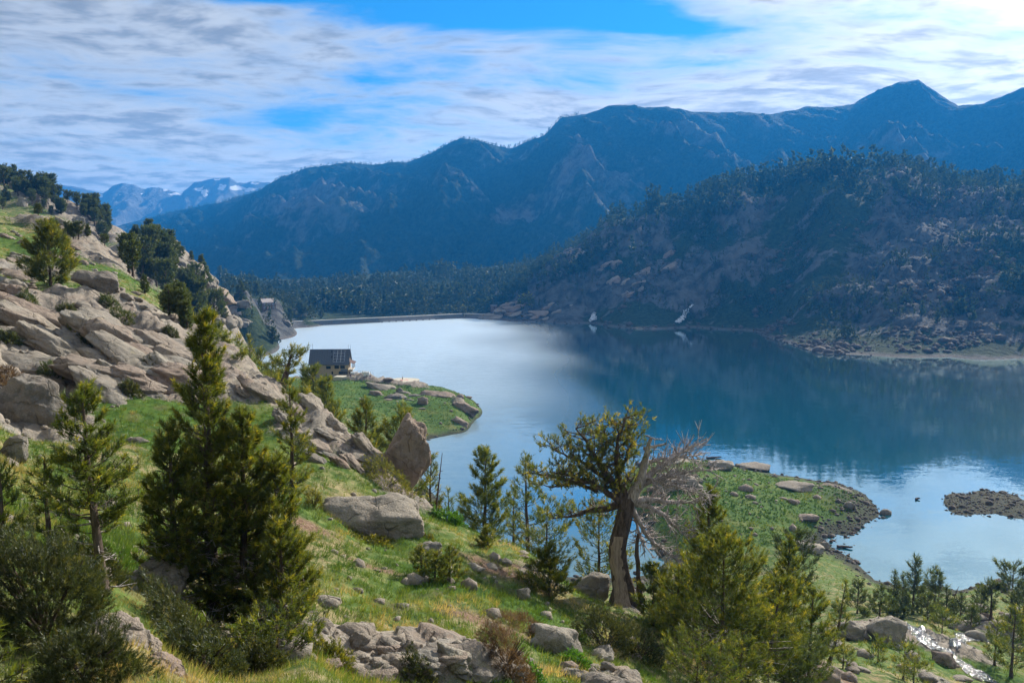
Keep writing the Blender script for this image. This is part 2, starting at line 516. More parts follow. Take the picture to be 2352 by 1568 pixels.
    def wood(name, a, b, s=9.0, z=0.25):
        m, t = new_mat(name)
        p = t.scalev(t.node('ShaderNodeTexCoord', {}, 3), (1.0, 1.0, z))
        n = t.noise(p, s, 6.0, 0.7)
        finish(t, t.mix(t.ramp(n, 0.34, 0.66), a, b), 0.9, n, spec=0.1, bstr=0.9, bdist=0.05)
        M[name] = m
    wood('bark', (0.045, 0.034, 0.027), (0.15, 0.115, 0.09))
    wood('dead_wood', (0.21, 0.18, 0.17), (0.56, 0.50, 0.47), 14.0)
    wood('bare_wood', (0.24, 0.18, 0.13), (0.42, 0.34, 0.26), 12.0, 0.12)
    for nm, col, ro in [('hut_wall', (0.42, 0.32, 0.20), .85), ('hut_stone', (0.28, 0.235, 0.21), .9), ('slate_roof', (0.085, 0.095, 0.115), .45), ('seam_metal', (0.035, 0.04, 0.05), .4),
                        ('panel_glass', (0.018, 0.026, 0.05), .18), ('panel_frame', (0.72, 0.74, 0.76), .4), ('dark_glass', (0.02, 0.025, 0.035), .1), ('collector', (0.09, 0.13, 0.18), .3), ('timber_dark', (0.09, 0.05, 0.04), .8),
                        ('white_paint', (0.80, 0.80, 0.78), .4), ('orange_fabric', (0.75, 0.16, 0.05), .7), ('house_wall', (0.20, 0.145, 0.12), .9), ('house_roof', (0.42, 0.37, 0.345), .85), ('red_door', (0.45, 0.05, 0.06), .6),
                        ('dam_concrete', (0.30, 0.285, 0.265), .9), ('pale_concrete', (0.66, 0.62, 0.55), .9), ('pad_concrete', (0.50, 0.46, 0.37), .9), ('red_paint', (0.62, 0.16, 0.13), .8), ('foam', (0.82, 0.86, 0.90), .5),
                        ('skin', (0.55, 0.34, 0.25), .6), ('cloth_dark', (0.03, 0.03, 0.045), .9), ('cloth_white', (0.7, 0.7, 0.72), .9), ('cloth_green', (0.10, 0.13, 0.10), .9), ('cloth_purple', (0.20, 0.10, 0.25), .9), ('rust_rock', (0.34, 0.16, 0.10), .9)]:
        M[nm] = simple_mat(nm, col, ro, var=0.18, nscale=1.3)
make_materials()

# ================================================================ TERRAIN
# control points: (u, v, y) seen at u, v and standing y metres ahead; or (u, y, 'z', z) on that bearing at height z
SEEN = [
 # slope at the viewer's feet and the left meadow
 (290, 1450, 9), (60, 1568, 8), (500, 1568, 12.5), (100, 1430, 10), (265, 1375, 13), (500, 1500, 17), (380, 1380, 16), (0, 1300, 12),
 (0, 1200, 18), (200, 1250, 18), (100, 1060, 31), (350, 1160, 27), (560, 1250, 25), (300, 1010, 39), (0, 1010, 33), (100, 960, 44),
 (0, 870, 50), (200, 890, 50), (340, 925, 50), (430, 940, 50), (600, 1110, 36), (740, 1060, 41), (740, 1260, 28), (730, 1430, 20.5),
 (800, 1568, 17), (640, 1400, 20), (560, 1010, 45),
 # middle meadow
 (900, 1400, 25.5), (900, 1300, 30), (1000, 1260, 34), (860, 1240, 35), (1000, 1568, 18.5), (1176, 1568, 20), (1176, 1450, 25.5),
 (1150, 1345, 32), (1200, 1300, 36), (1050, 1210, 41), (1000, 1180, 45), (900, 1090, 50), (800, 1015, 55), (700, 965, 60), (620, 890, 66),
 (540, 810, 74), (1120, 1255, 50), (1210, 1265, 49),
 # left crag
 (60, 850, 52), (60, 760, 60), (60, 690, 68), (200, 690, 70), (200, 790, 60), (330, 740, 70), (330, 830, 58), (430, 780, 72), (430, 860, 60),
 (0, 610, 95), (60, 640, 85), (0, 560, 112), (150, 600, 105), (200, 610, 125), (300, 640, 120), (400, 705, 122), (0, 495, 160), (100, 512, 152), (180, 560, 142),
 (250, 590, 150), (320, 660, 100), (440, 745, 110),
 # left ridge, pale slab, slope down to the dam
 (0, 410, 430), (100, 445, 425), (200, 475, 420), (245, 520, 425), (0, 480, 370), (120, 500, 370), (220, 560, 380), (300, 555, 430), (345, 560, 330),
 (400, 560, 335), (450, 605, 350), (510, 680, 370), (420, 680, 300), (560, 655, 600), (640, 680, 720), (695, 715, 800), (600, 700, 775), (550, 697, 760), (630, 716, 756), (500, 700, 745), (475, 745, 712), (480, 715, 730), (570, 718, 752), (570, 745, 738), (660, 736, 766), (640, 690, 800), (600, 690, 800), (560, 680, 790), (500, 690, 780), (640, 745, 757),
 # bench of the dead tree, gully, stream side
 (1430, 1392, 38), (1300, 1405, 33), (1400, 1568, 22.5), (1300, 1500, 25), (1500, 1500, 31), (1600, 1568, 30), (1560, 1420, 38), (1750, 1568, 38), (1900, 1568, 50), (1960, 1462, 76),
 (2050, 1440, 84), (2200, 1568, 68), (2352, 1568, 72), (2200, 1450, 92), (2100, 1385, 114), (1900, 1335, 124), (1850, 1275, 146), (2300, 1420, 104), (2352, 1400, 112),
 (2040, 1568, 58), (1960, 1350, 122), (2250, 1372, 124),
 # right-hand hill
 (1200, 668, 940), (1300, 690, 875), (1270, 612, 990), (1400, 515, 1015), (1400, 640, 895), (1500, 475, 1020), (1500, 600, 930), (1600, 465, 1005), (1600, 560, 920), (1600, 650, 865), (1700, 430, 985),
 (1840, 400, 960), (1800, 520, 880), (1800, 650, 800), (1760, 740, 740), (1850, 750, 640), (2000, 405, 930), (2000, 550, 780), (2000, 700, 655), (2080, 400, 900), (2200, 440, 870), (2200, 550, 725), (2200, 700, 605),
 (2352, 440, 850), (2352, 550, 690), (2352, 700, 580), (1920, 450, 850), (1940, 620, 740), (2100, 480, 810),
 # wooded knoll behind the dam
 (700, 705, 980), (800, 665, 1150), (1000, 645, 1200), (1200, 620, 1250), (1000, 716, 930), (850, 728, 900), (1100, 690, 1000), (1240, 640, 1100), (900, 690, 1030),
]
SEENZ = [(800, 868, 9), (850, 880, 8), (930, 878, 8), (1000, 890, 6.5), (1060, 908, 5.5), (1088, 922, 3.5), (1000, 940, 5), (1045, 955, 3.5), (900, 930, 7), (850, 960, 7), (800, 920, 9), (950, 985, 3.2), (720, 880, 11), (1080, 930, 4.5), (1060, 975, 2),
         (1640, 1070, 4.5), (1700, 1088, 4), (1800, 1105, 3.5), (1900, 1118, 3), (1950, 1138, 2.4), (1850, 1170, 2.6), (1700, 1180, 4.2), (1600, 1110, 5), (1750, 1240, 3.2), (1620, 1220, 4.2), (1560, 1085, 5.5), (1480, 1088, 4), (1960, 1175, 1.2), (1880, 1205, 0.9), (1560, 1180, 4), (1800, 1280, 5), (1840, 1250, 0.8)]
SHORE = [(2010, 1336), (1970, 1300), (1925, 1268), (1850, 1245), (1900, 1216), (1985, 1196), (2030, 1178), (2000, 1150), (1950, 1119), (1880, 1106), (1790, 1092), (1700, 1073), (1620, 1058), (1480, 1062),
         (1430, 1105), (1490, 1200), (1540, 1292), (2080, 1352), (2200, 1362), (2352, 1366), (2550, 1375),
         (1098, 934), (1088, 962), (1074, 986), (1040, 997), (970, 1010), (1092, 922), (930, 1040), (1010, 1150),
         (1360, 741), (1240, 738), (1150, 735), (1600, 751), (1700, 757), (1750, 771), (1800, 785), (1850, 801), (1885, 813), (2000, 816), (2180, 819), (2352, 821), (2600, 825),
         (470, 761), (560, 759), (650, 757), (2160, 1148), (2165, 1158), (2240, 1180), (2352, 1192), (2220, 1138), (2352, 1152)]
SETZ = [(750, 768, -5), (850, 798, -5), (950, 838, -5), (1050, 875, -4), (1000, 850, -5), (700, 740, -4), (1090, 860, -3), (690, 795, 2.5), (760, 830, 2), (850, 860, 2), (950, 895, 2), (1040, 935, 3), (1100, 940, 5), (1300, 250, -6), (1600, 350, -8), (2000, 300, -7), (2300, 260, -5), (1200, 450, -8), (1000, 520, -8), (800, 600, -7), (1500, 600, -9), (1900, 420, -8), (2200, 400, -7), (1100, 205, -3), (1060, 262, -3),
 (1200, 300, -6), (2080, 172, -1.5), (2100, 205, -2.5), (2300, 168, -2), (1180, 340, -7), (1150, 700, -8), (1000, 800, -7), (700, 700, -5), (1350, 780, -6), (1600, 700, -7), (1350, 180, -2), (1300, 160, -1.5), (1750, 560, -7),
 (2500, 350, -6), (2500, 220, -3), (1950, 235, -4), (1750, 260, -5), (1500, 280, -6), (900, 480, -5), (650, 620, -4), (1400, 150, -0.8), (2090, 192, -2.0), (2400, 158, -0.8), (2050, 160, -0.6), (850, 730, -5), (1080, 375, -4), (950, 395, -3), (820, 400, -2),
 (2250, 192, 0.9), (2200, 195, 0.6), (2330, 187, 0.9), (2450, 183, 0.8),
 # hidden ground
 (700, 90, 30), (800, 75, 33), (900, 68, 32), (1000, 60, 34), (1100, 62, 33), (1200, 58, 33), (1300, 60, 30), (1000, 100, 14), (1200, 100, 11), (1400, 90, 16), (1500, 110, 6), (1200, 135, 1.2), (1000, 140, 3), (800, 150, 12),
 (700, 200, 13), (800, 250, 8), (920, 235, 2), (600, 150, 24), (600, 300, 15), (500, 300, 24), (500, 480, 14), (1430, 55, 31), (1600, 60, 26), (1750, 80, 17), (1600, 110, 6), (1700, 130, 3.5), (560, 400, 6), (560, 550, 5),
 (400, 200, 47), (300, 250, 50), (200, 250, 56), (0, 270, 66), (420, 450, 30), (400, 600, 34), (300, 700, 60), (100, 700, 120), (0, 520, 105), (200, 520, 75), (320, 520, 50),
 (1400, 1200, 95), (1700, 1180, 150), (2000, 1120, 150), (2352, 1050, 140), (2700, 1000, 150), (1200, 1450, 60), (900, 1450, 45), (700, 1400, 30), (500, 1000, 25), (500, 1300, 30), (300, 1200, 60), (1500, 1450, 90), (2000, 1450, 140), (2400, 1450, 150),
 (-300, 430, 150), (-300, 160, 85), (-300, 90, 72), (-300, 50, 60), (-300, 25, 55.5), (-300, 12, 54), (-600, 400, 180), (-600, 160, 100), (-600, 60, 68), (-600, 15, 55), (-600, 900, 240), (-300, 900, 200), (-600, 1450, 230), (0, 1300, 120),
 (2700, 70, 18), (2700, 110, 9), (2700, 40, 30), (2700, 20, 43), (2352, 40, 31), (2352, 20, 43.5), (2700, 600, 45), (2700, 750, 130), (2700, 850, 160), (2000, 30, 38), (2000, 14, 47.5), (2000, 48, 29), (2352, 55, 24), (2600, 10, 49.5), (2352, 10, 49.5), (1176, 10, 50.8), (1176, 5, 53.2), (600, 5, 53.6), (0, 5, 53.6), (-600, 4, 54.4), (2352, 5, 53.0), (2800, 4, 53.8), (1176, 3.6, 54.3), (2000, 3.6, 54.3), (2000, 5, 53.2), (2600, 3.6, 54.2), (1600, 5, 53.2), (300, 3.6, 54.5),
 (600, 3, 55.2), (1176, 2.5, 55.3), (2000, 2.5, 55.3), (0, 2.5, 55.3), (1176, 14, 49.0), (1500, 14, 49.2), (1500, 22, 44.5), (700, 12, 51.0)]

def _ctrl():
    pts = []
    for u, v, y in SEEN:
        x, yy, z = P(u, v, y); pts.append((x / y, math.log(y), z))
    for u, v, z in SEENZ:
        y = (z - CAMZ) / slope_of(v); x, yy, zz = P(u, v, y); pts.append((x / y, math.log(y), z))
    for u, v in SHORE:
        s = slope_of(v); y = -CAMZ / s; x, yy, z = P(u, v, y); pts.append((x / y, math.log(y), 0.0))
    for u, y, z in SETZ:
        pts.append(((u - CX) / FPX / 0.98, math.log(y), z))
    return np.array(pts)

GA0, GA1, GL0, GL1 = -0.95, 0.95, math.log(2.2), math.log(1500.0)
GNA, GNL = 240, 420
def _solve():
    c = _ctrl()
    X = np.stack([c[:, 0] * 3.2, c[:, 1]], -1)
    n = len(X)
    D = np.sqrt(((X[:, None] - X[None]) ** 2).sum(-1))
    A = np.zeros((n + 3, n + 3)); A[:n, :n] = -D + np.eye(n) * -0.004
    A[:n, n] = 1; A[:n, n + 1:] = X; A[n, :n] = 1; A[n + 1:, :n] = X.T
    b = np.zeros(n + 3); b[:n] = c[:, 2]
    wgt = np.linalg.solve(A, b)
    a = np.linspace(GA0, GA1, GNA); l = np.linspace(GL0, GL1, GNL)
    aa, ll = np.meshgrid(a * 3.2, l, indexing='ij')
    Q = np.stack([aa.ravel(), ll.ravel()], -1)
    z = np.zeros(len(Q))
    for i in range(0, len(Q), 8000):
        q = Q[i:i + 8000]
        d = np.sqrt(((q[:, None] - X[None]) ** 2).sum(-1))
        z[i:i + 8000] = -d @ wgt[:n] + wgt[n] + q @ wgt[n + 1:]
    z = z.reshape(GNA, GNL)
    for _ in range(2):                      # soften the cone tips of the interpolation
        zp = np.pad(z, 1, mode='edge')
        z = (zp[:-2, 1:-1] + zp[2:, 1:-1] + zp[1:-1, :-2] + zp[1:-1, 2:] + 4 * z) / 8
    return z
GRID = _solve()

def base_h(x, y):
    a = np.clip((x / y - GA0) / (GA1 - GA0) * (GNA - 1), 0, GNA - 1.001)
    l = np.clip((np.log(y) - GL0) / (GL1 - GL0) * (GNL - 1), 0, GNL - 1.001)
    i = a.astype(int); j = l.astype(int); fa = a - i; fl = l - j
    return (GRID[i, j] * (1 - fa) * (1 - fl) + GRID[i + 1, j] * fa * (1 - fl) + GRID[i, j + 1] * (1 - fa) * fl + GRID[i + 1, j + 1] * fa * fl)

# rocky patches: (u, v, y, radius across, radius along) ; strength
ROCKS = [(60, 760, 60, 9, 14, 1), (220, 760, 62, 10, 13, 1), (360, 800, 62, 9, 12, 1), (440, 830, 64, 6, 10, 1), (740, 1010, 50, 3.2, 6, 0.9), (640, 900, 64, 5, 8, 1), (800, 1060, 47, 3, 4, .9),
         (940, 1130, 45, 2.5, 4, .8), (60, 940, 41, 4, 4, 0.8), (20, 620, 92, 8, 6, .7), (150, 560, 140, 12, 8, 0.6), (230, 600, 130, 6, 6, .6), (420, 610, 330, 22, 60, 1.2), (480, 660, 360, 14, 50, 1.2), (350, 590, 400, 14, 40, 0.9),
         (215, 520, 400, 26, 30, .9), (60, 470, 400, 40, 30, .35), (560, 715, 690, 60, 70, 1.2), (500, 720, 670, 60, 70, 1.2), (600, 735, 700, 40, 50, 1.1), (650, 745, 760, 14, 10, 1),
         (850, 1500, 18.5, 2.4, 2.0, .9), (1000, 1530, 19.5, 2.6, 1.6, .8), (1100, 1540, 20, 1.5, 1.2, .9), (1280, 1470, 26, 1.2, 1.2, .9), (1250, 1290, 37, 2, 2, .7), (1360, 1350, 40, 1.8, 2, .8),
         (1450, 1395, 37, 1.2, 1.5, .7), (2040, 1440, 84, 7, 7, .9), (2200, 1500, 80, 5, 5, .7), (2150, 1560, 66, 4, 5, .7), (2300, 1440, 98, 9, 8, .7), (1900, 1540, 54, 4, 4, .6), (1420, 1550, 23.5, 2, 1.5, .8),
         (870, 885, 340, 9, 9, .85), (960, 920, 328, 8, 7, .8), (1040, 915, 335, 12, 12, .75), (900, 905, 330, 8, 5, .8), (1060, 965, 303, 5, 8, .7), (820, 880, 342, 8, 5, .8), (1620, 1075, 226, 9, 8, .9), (1560, 1095, 215, 10, 7, .9), (1830, 1125, 200, 8, 4, .8), (1930, 1125, 200, 6, 6, .8),
         (1180, 725, 890, 60, 40, 1.0), (1270, 715, 880, 50, 60, .9), (1290, 560, 985, 40, 60, .9), (1450, 560, 960, 50, 40, .9), (1560, 690, 845, 50, 30, .7), (1480, 690, 850, 40, 30, .8), (1700, 500, 930, 40, 30, .7), (2150, 720, 600, 50, 60, 1.0), (2080, 620, 700, 50, 60, .9),
         (2170, 480, 800, 60, 60, .9), (1680, 640, 840, 60, 40, .6), (2300, 520, 740, 50, 60, .8), (2060, 690, 640, 40, 40, .9)]
_rk = [(P(u, v, y)[0], y, rx, ry, k) for u, v, y, rx, ry, k in ROCKS]
LUSH = [(900, 940, 315, 60, 55), (1750, 1150, 190, 40, 50), (300, 930, 48, 14, 8), (100, 910, 48, 12, 6), (500, 1000, 44, 10, 6), (250, 640, 115, 20, 14), (1010, 1370, 29, 3, 2.2), (1180, 1380, 30, 2.5, 2.5), (900, 1260, 33, 4, 1.2), (1330, 1330, 42, 2.5, 3),
        (1880, 440, 900, 30, 30), (2290, 445, 850, 25, 15), (2250, 1540, 74, 9, 5)]
_lu = [(P(u, v, y)[0], y, rx, ry) for u, v, y, rx, ry in LUSH]
SOIL = [(1150, 1320, 34.5, 2.0, 0.8), (1210, 1300, 36, 1.6, .8), (850, 1320, 29, 1.2, .5), (1950, 1550, 54, 2.5, 3), (690, 1200, 31, 1.5, .8), (1180, 1520, 22, 0.9, 1.0), (1120, 1440, 25.5, 1.6, 0.6)]
_so = [(P(u, v, y)[0], y, rx, ry) for u, v, y, rx, ry in SOIL]

def masks(x, y, z0):
    n = fbm(xyz(x, y, 0.11), 3); nb = fbm(xyz(x, y, 0.6, z=4.0), 3)
    far = sstep(430, 520, y)
    rock = 0.22 + 0.28 * fbm(xyz(x, y, 0.02, z=2.0), 4) + 0.16 * n * (1 - far) + far * 0.10
    for cx, cy, rx, ry, k in _rk:
        e = ((x - cx) / rx) ** 2 + ((y - cy) / ry) ** 2
        rock = rock + k * 0.75 * np.exp(-e * 1.1)
    lush = np.zeros_like(x)
    for cx, cy, rx, ry in _lu:
        lush = np.maximum(lush, np.exp(-(((x - cx) / rx) ** 2 + ((y - cy) / ry) ** 2) ** 2))
    pen = sstep(120, 170, y) * (1 - far)
    rock = rock - 0.22 * lush + 0.10 * pen * nb
    soil = np.zeros_like(x)
    for cx, cy, rx, ry in _so:
        soil = np.maximum(soil, np.exp(-(((x - cx) / rx) ** 2 + ((y - cy) / ry) ** 2) ** 1.5) * 1.2)
    soil = np.clip(soil + 0.35 * sstep(0.32, 0.6, fbm(xyz(x, y, 0.45, z=9.0), 3)) * (y < 120), 0, 1)
    top = np.where(far > 0.5, 2.0, 1.1)
    shore = 1 - sstep(0.25, 1.0, (z0 + 0.35 * nb) / top)
    isl = np.exp(-(((x - 112) / 32) ** 2 + ((y - 190) / 16) ** 2) ** 2)
    tip = np.exp(-(((x - 84) / 10) ** 2 + ((y - 180) / 18) ** 2) ** 2)
    shore = np.clip(np.maximum(shore, np.maximum(isl, tip * .85)), 0, 1)
    return np.clip(rock, 0, 1.3), np.clip(lush, 0, 1), soil, shore

def height(x, y, detail=True):
    x = np.atleast_1d(np.asarray(x, float)); y = np.atleast_1d(np.asarray(y, float))
    z = base_h(x, y)
    rock, lush, soil, shore = masks(x, y, z)
    land = sstep(0.0, 5.0, z) * np.clip(y / 30.0, 0.12, 1)
    far = sstep(430, 560, y)
    mid = sstep(90, 160, y)
    rk = sstep(0.4, 0.75, rock)
    # gentle hummocks everywhere, blocky steps where the rock shows
    z = z + (fbm(xyz(x, y, 0.16), 4) * 0.42 + fbm(xyz(x, y, 1.1, z=3.1), 3) * 0.10) * (1 - far) * (0.25 + 0.75 * land)
    z = z + rk * land * (1 - far) * (ridged(xyz(x, y, 0.17, z=1.3), 4) * 0.55 + 0.25 * np.round(fbm(xyz(x, y, 0.25, z=6.0), 2) * 4))
    z = z + mid * (1 - far) * land * (1.2 * fbm(xyz(x, y, 0.035, z=7.7), 4) + rk * 1.8 * ridged(xyz(x, y, 0.05, z=2.2), 4))
    big = far * sstep(0.5, 26.0, z) * (0.25 + 0.75 * sstep(-60, 40, x))
    z = z + big * ((ridged(xyz(x, y, 0.011, z=5.5), 5, 0.55) - .75) * 8.0 + ridged(xyz(x, y, 0.045, z=1.1), 4, 0.6) * 3.4 * (0.4 + rk))
    return z, rock, lush, soil, shore

CACHE = []
def hz(x, y):
    return float(height(x, y)[0][0])

def wedge(name, y0, y1, ny, na, mat, a0=-0.88, a1=0.88, warp=None):
    l = np.linspace(0, 1, ny)
    ys = np.exp(math.log(y0) + l * (math.log(y1) - math.log(y0)))
    a = np.linspace(a0, a1, na)
    A, Y = np.meshgrid(a, ys, indexing='ij')
    x = (A * Y).ravel(); y = Y.ravel()
    z, rock, lush, soil, shore = height(x, y)
    CACHE.append((math.log(y0), math.log(y1), a0, a1, np.stack([z, rock, lush, soil, shore], -1).reshape(na, ny, 5)))
    idx = np.arange(na * ny).reshape(na, ny)
    f = np.stack([idx[:-1, :-1], idx[1:, :-1], idx[1:, 1:], idx[:-1, 1:]], -1).reshape(-1, 4)
    keep = (z[f] > -2.5).any(1)
    f = f[keep]
    me = mesh_np(name, np.stack([x, y, z], -1), f, mat, {'rock': rock, 'lush': lush, 'soil': soil, 'shore': shore}, smooth=True)
    return link(name, me)

tag(wedge('hillside_ground', 2.3, 470.0, 510, 540, M['hillside']), 'grassy rocky mountainside falling to the lake with two green peninsulas', 'hillside', kind='structure')
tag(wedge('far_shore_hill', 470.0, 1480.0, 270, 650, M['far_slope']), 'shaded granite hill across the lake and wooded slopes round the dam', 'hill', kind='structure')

def height(x, y):
    """ground height and masks read back from the two ground sheets"""
    x = np.atleast_1d(np.asarray(x, float)); y = np.atleast_1d(np.asarray(y, float))
    out = np.zeros((len(x), 5))
    for l0, l1, a0, a1, g in CACHE:
        k = (y < 470.0) if l1 < 6.5 else (y >= 470.0)
        if not k.any():
            continue
        na, ny = g.shape[:2]
        a = np.clip((x[k] / y[k] - a0) / (a1 - a0) * (na - 1), 0, na - 1.001); l = np.clip((np.log(y[k]) - l0) / (l1 - l0) * (ny - 1), 0, ny - 1.001)
        i = a.astype(int); j = l.astype(int); fa = (a - i)[:, None]; fl = (l - j)[:, None]
        out[k] = g[i, j] * (1 - fa) * (1 - fl) + g[i + 1, j] * fa * (1 - fl) + g[i, j + 1] * (1 - fa) * fl + g[i + 1, j + 1] * fa * fl
    return out[:, 0], out[:, 1], out[:, 2], out[:, 3], out[:, 4]

# ---------------------------------------------------------------- lake and valley floor
def sheet_obj(name, poly, z, mat):
    me = bpy.data.meshes.new(name); me.from_pydata([(a, b, z) for a, b in poly], [], [tuple(range(len(poly)))]); me.update(); me.materials.append(mat)
    return link(name, me)
DAM_L = P(662, 751, 772); DAM_K = P(1068, 729, 910); DAM_R = P(1122, 731, 902)
tag(sheet_obj('lake_water', [(-330, 110), (330, 110), (640, 420), (640, 760), (330, 880), (DAM_R[0] + 10, 893), (DAM_R[0], DAM_R[1]), (DAM_K[0], DAM_K[1]), (DAM_L[0], DAM_L[1]), (-330, 740)], 0.0, M['water']),
    'calm blue reservoir lake between the hillsides', 'lake', kind='structure')
m_, t_ = new_mat('valley_turf')
p_ = t_.node('ShaderNodeTexCoord', {}, 3)
finish(t_, t_.mix(t_.noise(p_, 0.004, 5.0), (0.03, 0.045, 0.018), (0.10, 0.11, 0.06)), 0.95)
tag(sheet_obj('valley_floor', [(-16000, -6000), (16000, -6000), (16000, 16000), (-16000, 16000)], -12.0, m_), 'valley floor beneath the mountains', 'ground', kind='structure')

# ---------------------------------------------------------------- mountains
SKYLINE = [(-700, 640), (-200, 600), (150, 560), (290, 514), (340, 501), (420, 482), (520, 462), (600, 437), (640, 411), (700, 387), (760, 379), (810, 375), (860, 380), (905, 372), (935, 376), (1000, 347), (1040, 326), (1060, 318), (1100, 326), (1170, 341), (1210, 327),
           (1250, 311), (1290, 269), (1340, 263), (1400, 246), (1440, 243), (1480, 248), (1530, 244), (1590, 256), (1650, 261), (1700, 258), (1770, 267), (1850, 249), (1900, 247), (1960, 239), (2010, 211), (2060, 189), (2110, 184), (2140, 206), (2200, 243), (2260, 237), (2352, 201), (2500, 150), (2700, 120), (2950, 140)]
RIDGE_Y = [(-700, 4800), (290, 4200), (600, 3400), (900, 3000), (1060, 2750), (1300, 2600), (1500, 2500), (1900, 2600), (2100, 2550), (2352, 2250), (2950, 2000)]
FOOT_Y = [(-700, 2200), (290, 1900), (600, 1650), (1000, 1500), (1400, 1480), (2000, 1480), (2950, 1400)]
def mountain(name, na, nt, mat):
    u = np.linspace(-700, 2950, na)
    sk = np.interp(u, *zip(*SKYLINE)); ry = np.interp(u, *zip(*RIDGE_Y)); fy = np.interp(u, *zip(*FOOT_Y))
    rz = np.array([CAMZ + slope_of(v) * y for v, y in zip(sk, ry)])
    a = (u - CX) / FPX / np.array([math.cos(PITCH) + math.sin(PITCH) * (CY - v) / FPX for v in sk])
    t = np.concatenate([np.linspace(0, 1, nt), np.linspace(1.02, 1.35, nt // 6)])
    A, T = np.meshgrid(a, t, indexing='ij'); RY = ry[:, None]; FY = fy[:, None]; RZ = rz[:, None]
    y = FY + T * (RY - FY); x = A * y
    up = np.clip(T, 0, 1)
    z = -12 + (RZ + 12) * (0.30 * up + 0.70 * up ** 1.7)
    z = np.where(T > 1, RZ * (1 - (T - 1) * 1.9), z)
    # spurs and gullies that run down toward the lower left
    q = np.stack([(x + 0.62 * y).ravel() * 0.0042, (y - 0.4 * x).ravel() * 0.0014, np.full(x.size, 1.7)], -1)
    spur = ridged(q, 6, 0.55).reshape(x.shape)
    fine = ridged(np.stack([x.ravel() * .012, y.ravel() * .012, z.ravel() * .006], -1), 4, .6).reshape(x.shape)
    env = np.clip(np.sin(math.pi * np.clip(T, 0, 1)), 0, 1) ** 0.8
    env = np.where(T > 1, np.clip((T - 1) * 6, 0, 1), env)
    z = z + env * (spur * 85 * RZ / 500.0 - 25 + fine * 13)
    z = z + (1 - env) * np.clip((T - 0.9) * 10, 0, 1) * (fbm(np.stack([x.ravel() * .03, y.ravel() * .03, np.zeros(x.size)], -1), 3).reshape(x.shape) * 4)
    idx = np.arange(x.size).reshape(x.shape)
    f = np.stack([idx[:-1, :-1], idx[1:, :-1], idx[1:, 1:], idx[:-1, 1:]], -1).reshape(-1, 4)
    uu = np.repeat(u, len(t)).reshape(x.shape)
    rock = 0.5 * np.exp(-((uu - 690) / 90) ** 2 - ((T - 0.62) / .22) ** 2) + 0.35 * np.exp(-((uu - 1250) / 220) ** 2 - ((T - 0.5) / .1) ** 2) + 0.12 * spur
    me = mesh_np(name, np.stack([x, y, z], -1).reshape(-1, 3), f, mat, {'rock': rock.ravel()}, smooth=True)
    return link(name, me), (u, a, ry, rz)
MT, MTINFO = mountain('mountain_ridge', 600, 160, M['mountain'])
tag(MT, 'long blue shaded mountain ridge rising to a pointed summit', 'mountain', kind='structure')

SNOWSKY = [(-500, 440), (60, 436), (150, 426), (180, 430), (215, 438), (235, 446), (255, 430), (280, 420), (300, 423), (330, 433), (365, 430), (400, 439), (415, 449), (425, 436), (450, 419), (480, 412), (505, 408), (528, 408), (545, 419), (560, 421), (575, 417), (600, 418), (640, 421), (720, 440), (1000, 470), (1300, 520)]
SNOWSPOT = [(462, 436, 14, 7), (470, 445, 8, 9), (512, 432, 10, 6), (545, 432, 18, 6), (575, 436, 14, 7), (583, 420, 12, 4), (380, 437, 7, 4), (400, 446, 14, 3), (230, 450, 12, 3), (500, 412, 8, 2), (325, 445, 8, 2), (275, 448, 6, 2), (296, 421, 12, 1.5)]
def snow_range(name, na, nt, mat, yr=6100.0, yf=4700.0):
    u = np.linspace(-500, 1300, na); sk = np.interp(u, *zip(*SNOWSKY))
    sk = sk + fbm(xyz(u, u * 0, 0.05), 4) * 3.0
    rz = np.array([CAMZ + slope_of(v) * yr for v in sk]); a = (u - CX) / FPX / 1.012
    t = np.concatenate([np.linspace(0, 1, nt), [1.1, 1.4]])
    A, T = np.meshgrid(a, t, indexing='ij'); y = yf + T * (yr - yf); x = A * y
    z = np.where(T <= 1, -12 + (rz[:, None] + 12) * (0.45 * T + 0.55 * T ** 2.2), rz[:, None] * (2.2 - 1.2 * T))
    q = np.stack([x.ravel() * .0022, y.ravel() * .0009, np.zeros(x.size)], -1)
    z = z + (ridged(q, 5, .55).reshape(x.shape) * 130 - 60) * np.clip(np.sin(math.pi * np.clip(T, 0, 1)), 0, 1)
    sn = np.zeros_like(x)
    us = CX + FPX * A * 1.012; vs = CY - FPX * np.tan(np.arctan((z - CAMZ) / y) + PITCH)
    for cu, cv, ru, rv in SNOWSPOT:
        sn = np.maximum(sn, np.exp(-(((us - cu) / ru) ** 2 + ((vs - cv) / rv) ** 2) * 0.7))
    idx = np.arange(x.size).reshape(x.shape)
    f = np.stack([idx[:-1, :-1], idx[1:, :-1], idx[1:, 1:], idx[:-1, 1:]], -1).reshape(-1, 4)
    return link(name, mesh_np(name, np.stack([x, y, z], -1).reshape(-1, 3), f, mat, {'snow': sn.ravel()}, smooth=True))
tag(snow_range('snowy_mountains', 400, 60, M['snow_mountain']), 'distant pale blue peaks with snow patches', 'mountain', kind='structure')

# ---------------------------------------------------------------- haze
m_ = bpy.data.materials.new('haze_air'); m_.use_nodes = True
t_ = NT(m_.node_tree)
vol = t_.node('ShaderNodeVolumePrincipled', {'Color': rgb(0.025, 0.34, 1.0), 'Density': 0.00015, 'Anisotropy': 0.25})
t_.node('ShaderNodeOutputMaterial', {'Volume': vol})
hb = MB(); hb.box(-6500, 6500, -700, 7600, -14.0, 800.0)
hz_o = hb.build('haze', m_)
tag(hz_o, 'thin blue haze filling the valley air', 'haze', kind='stuff')

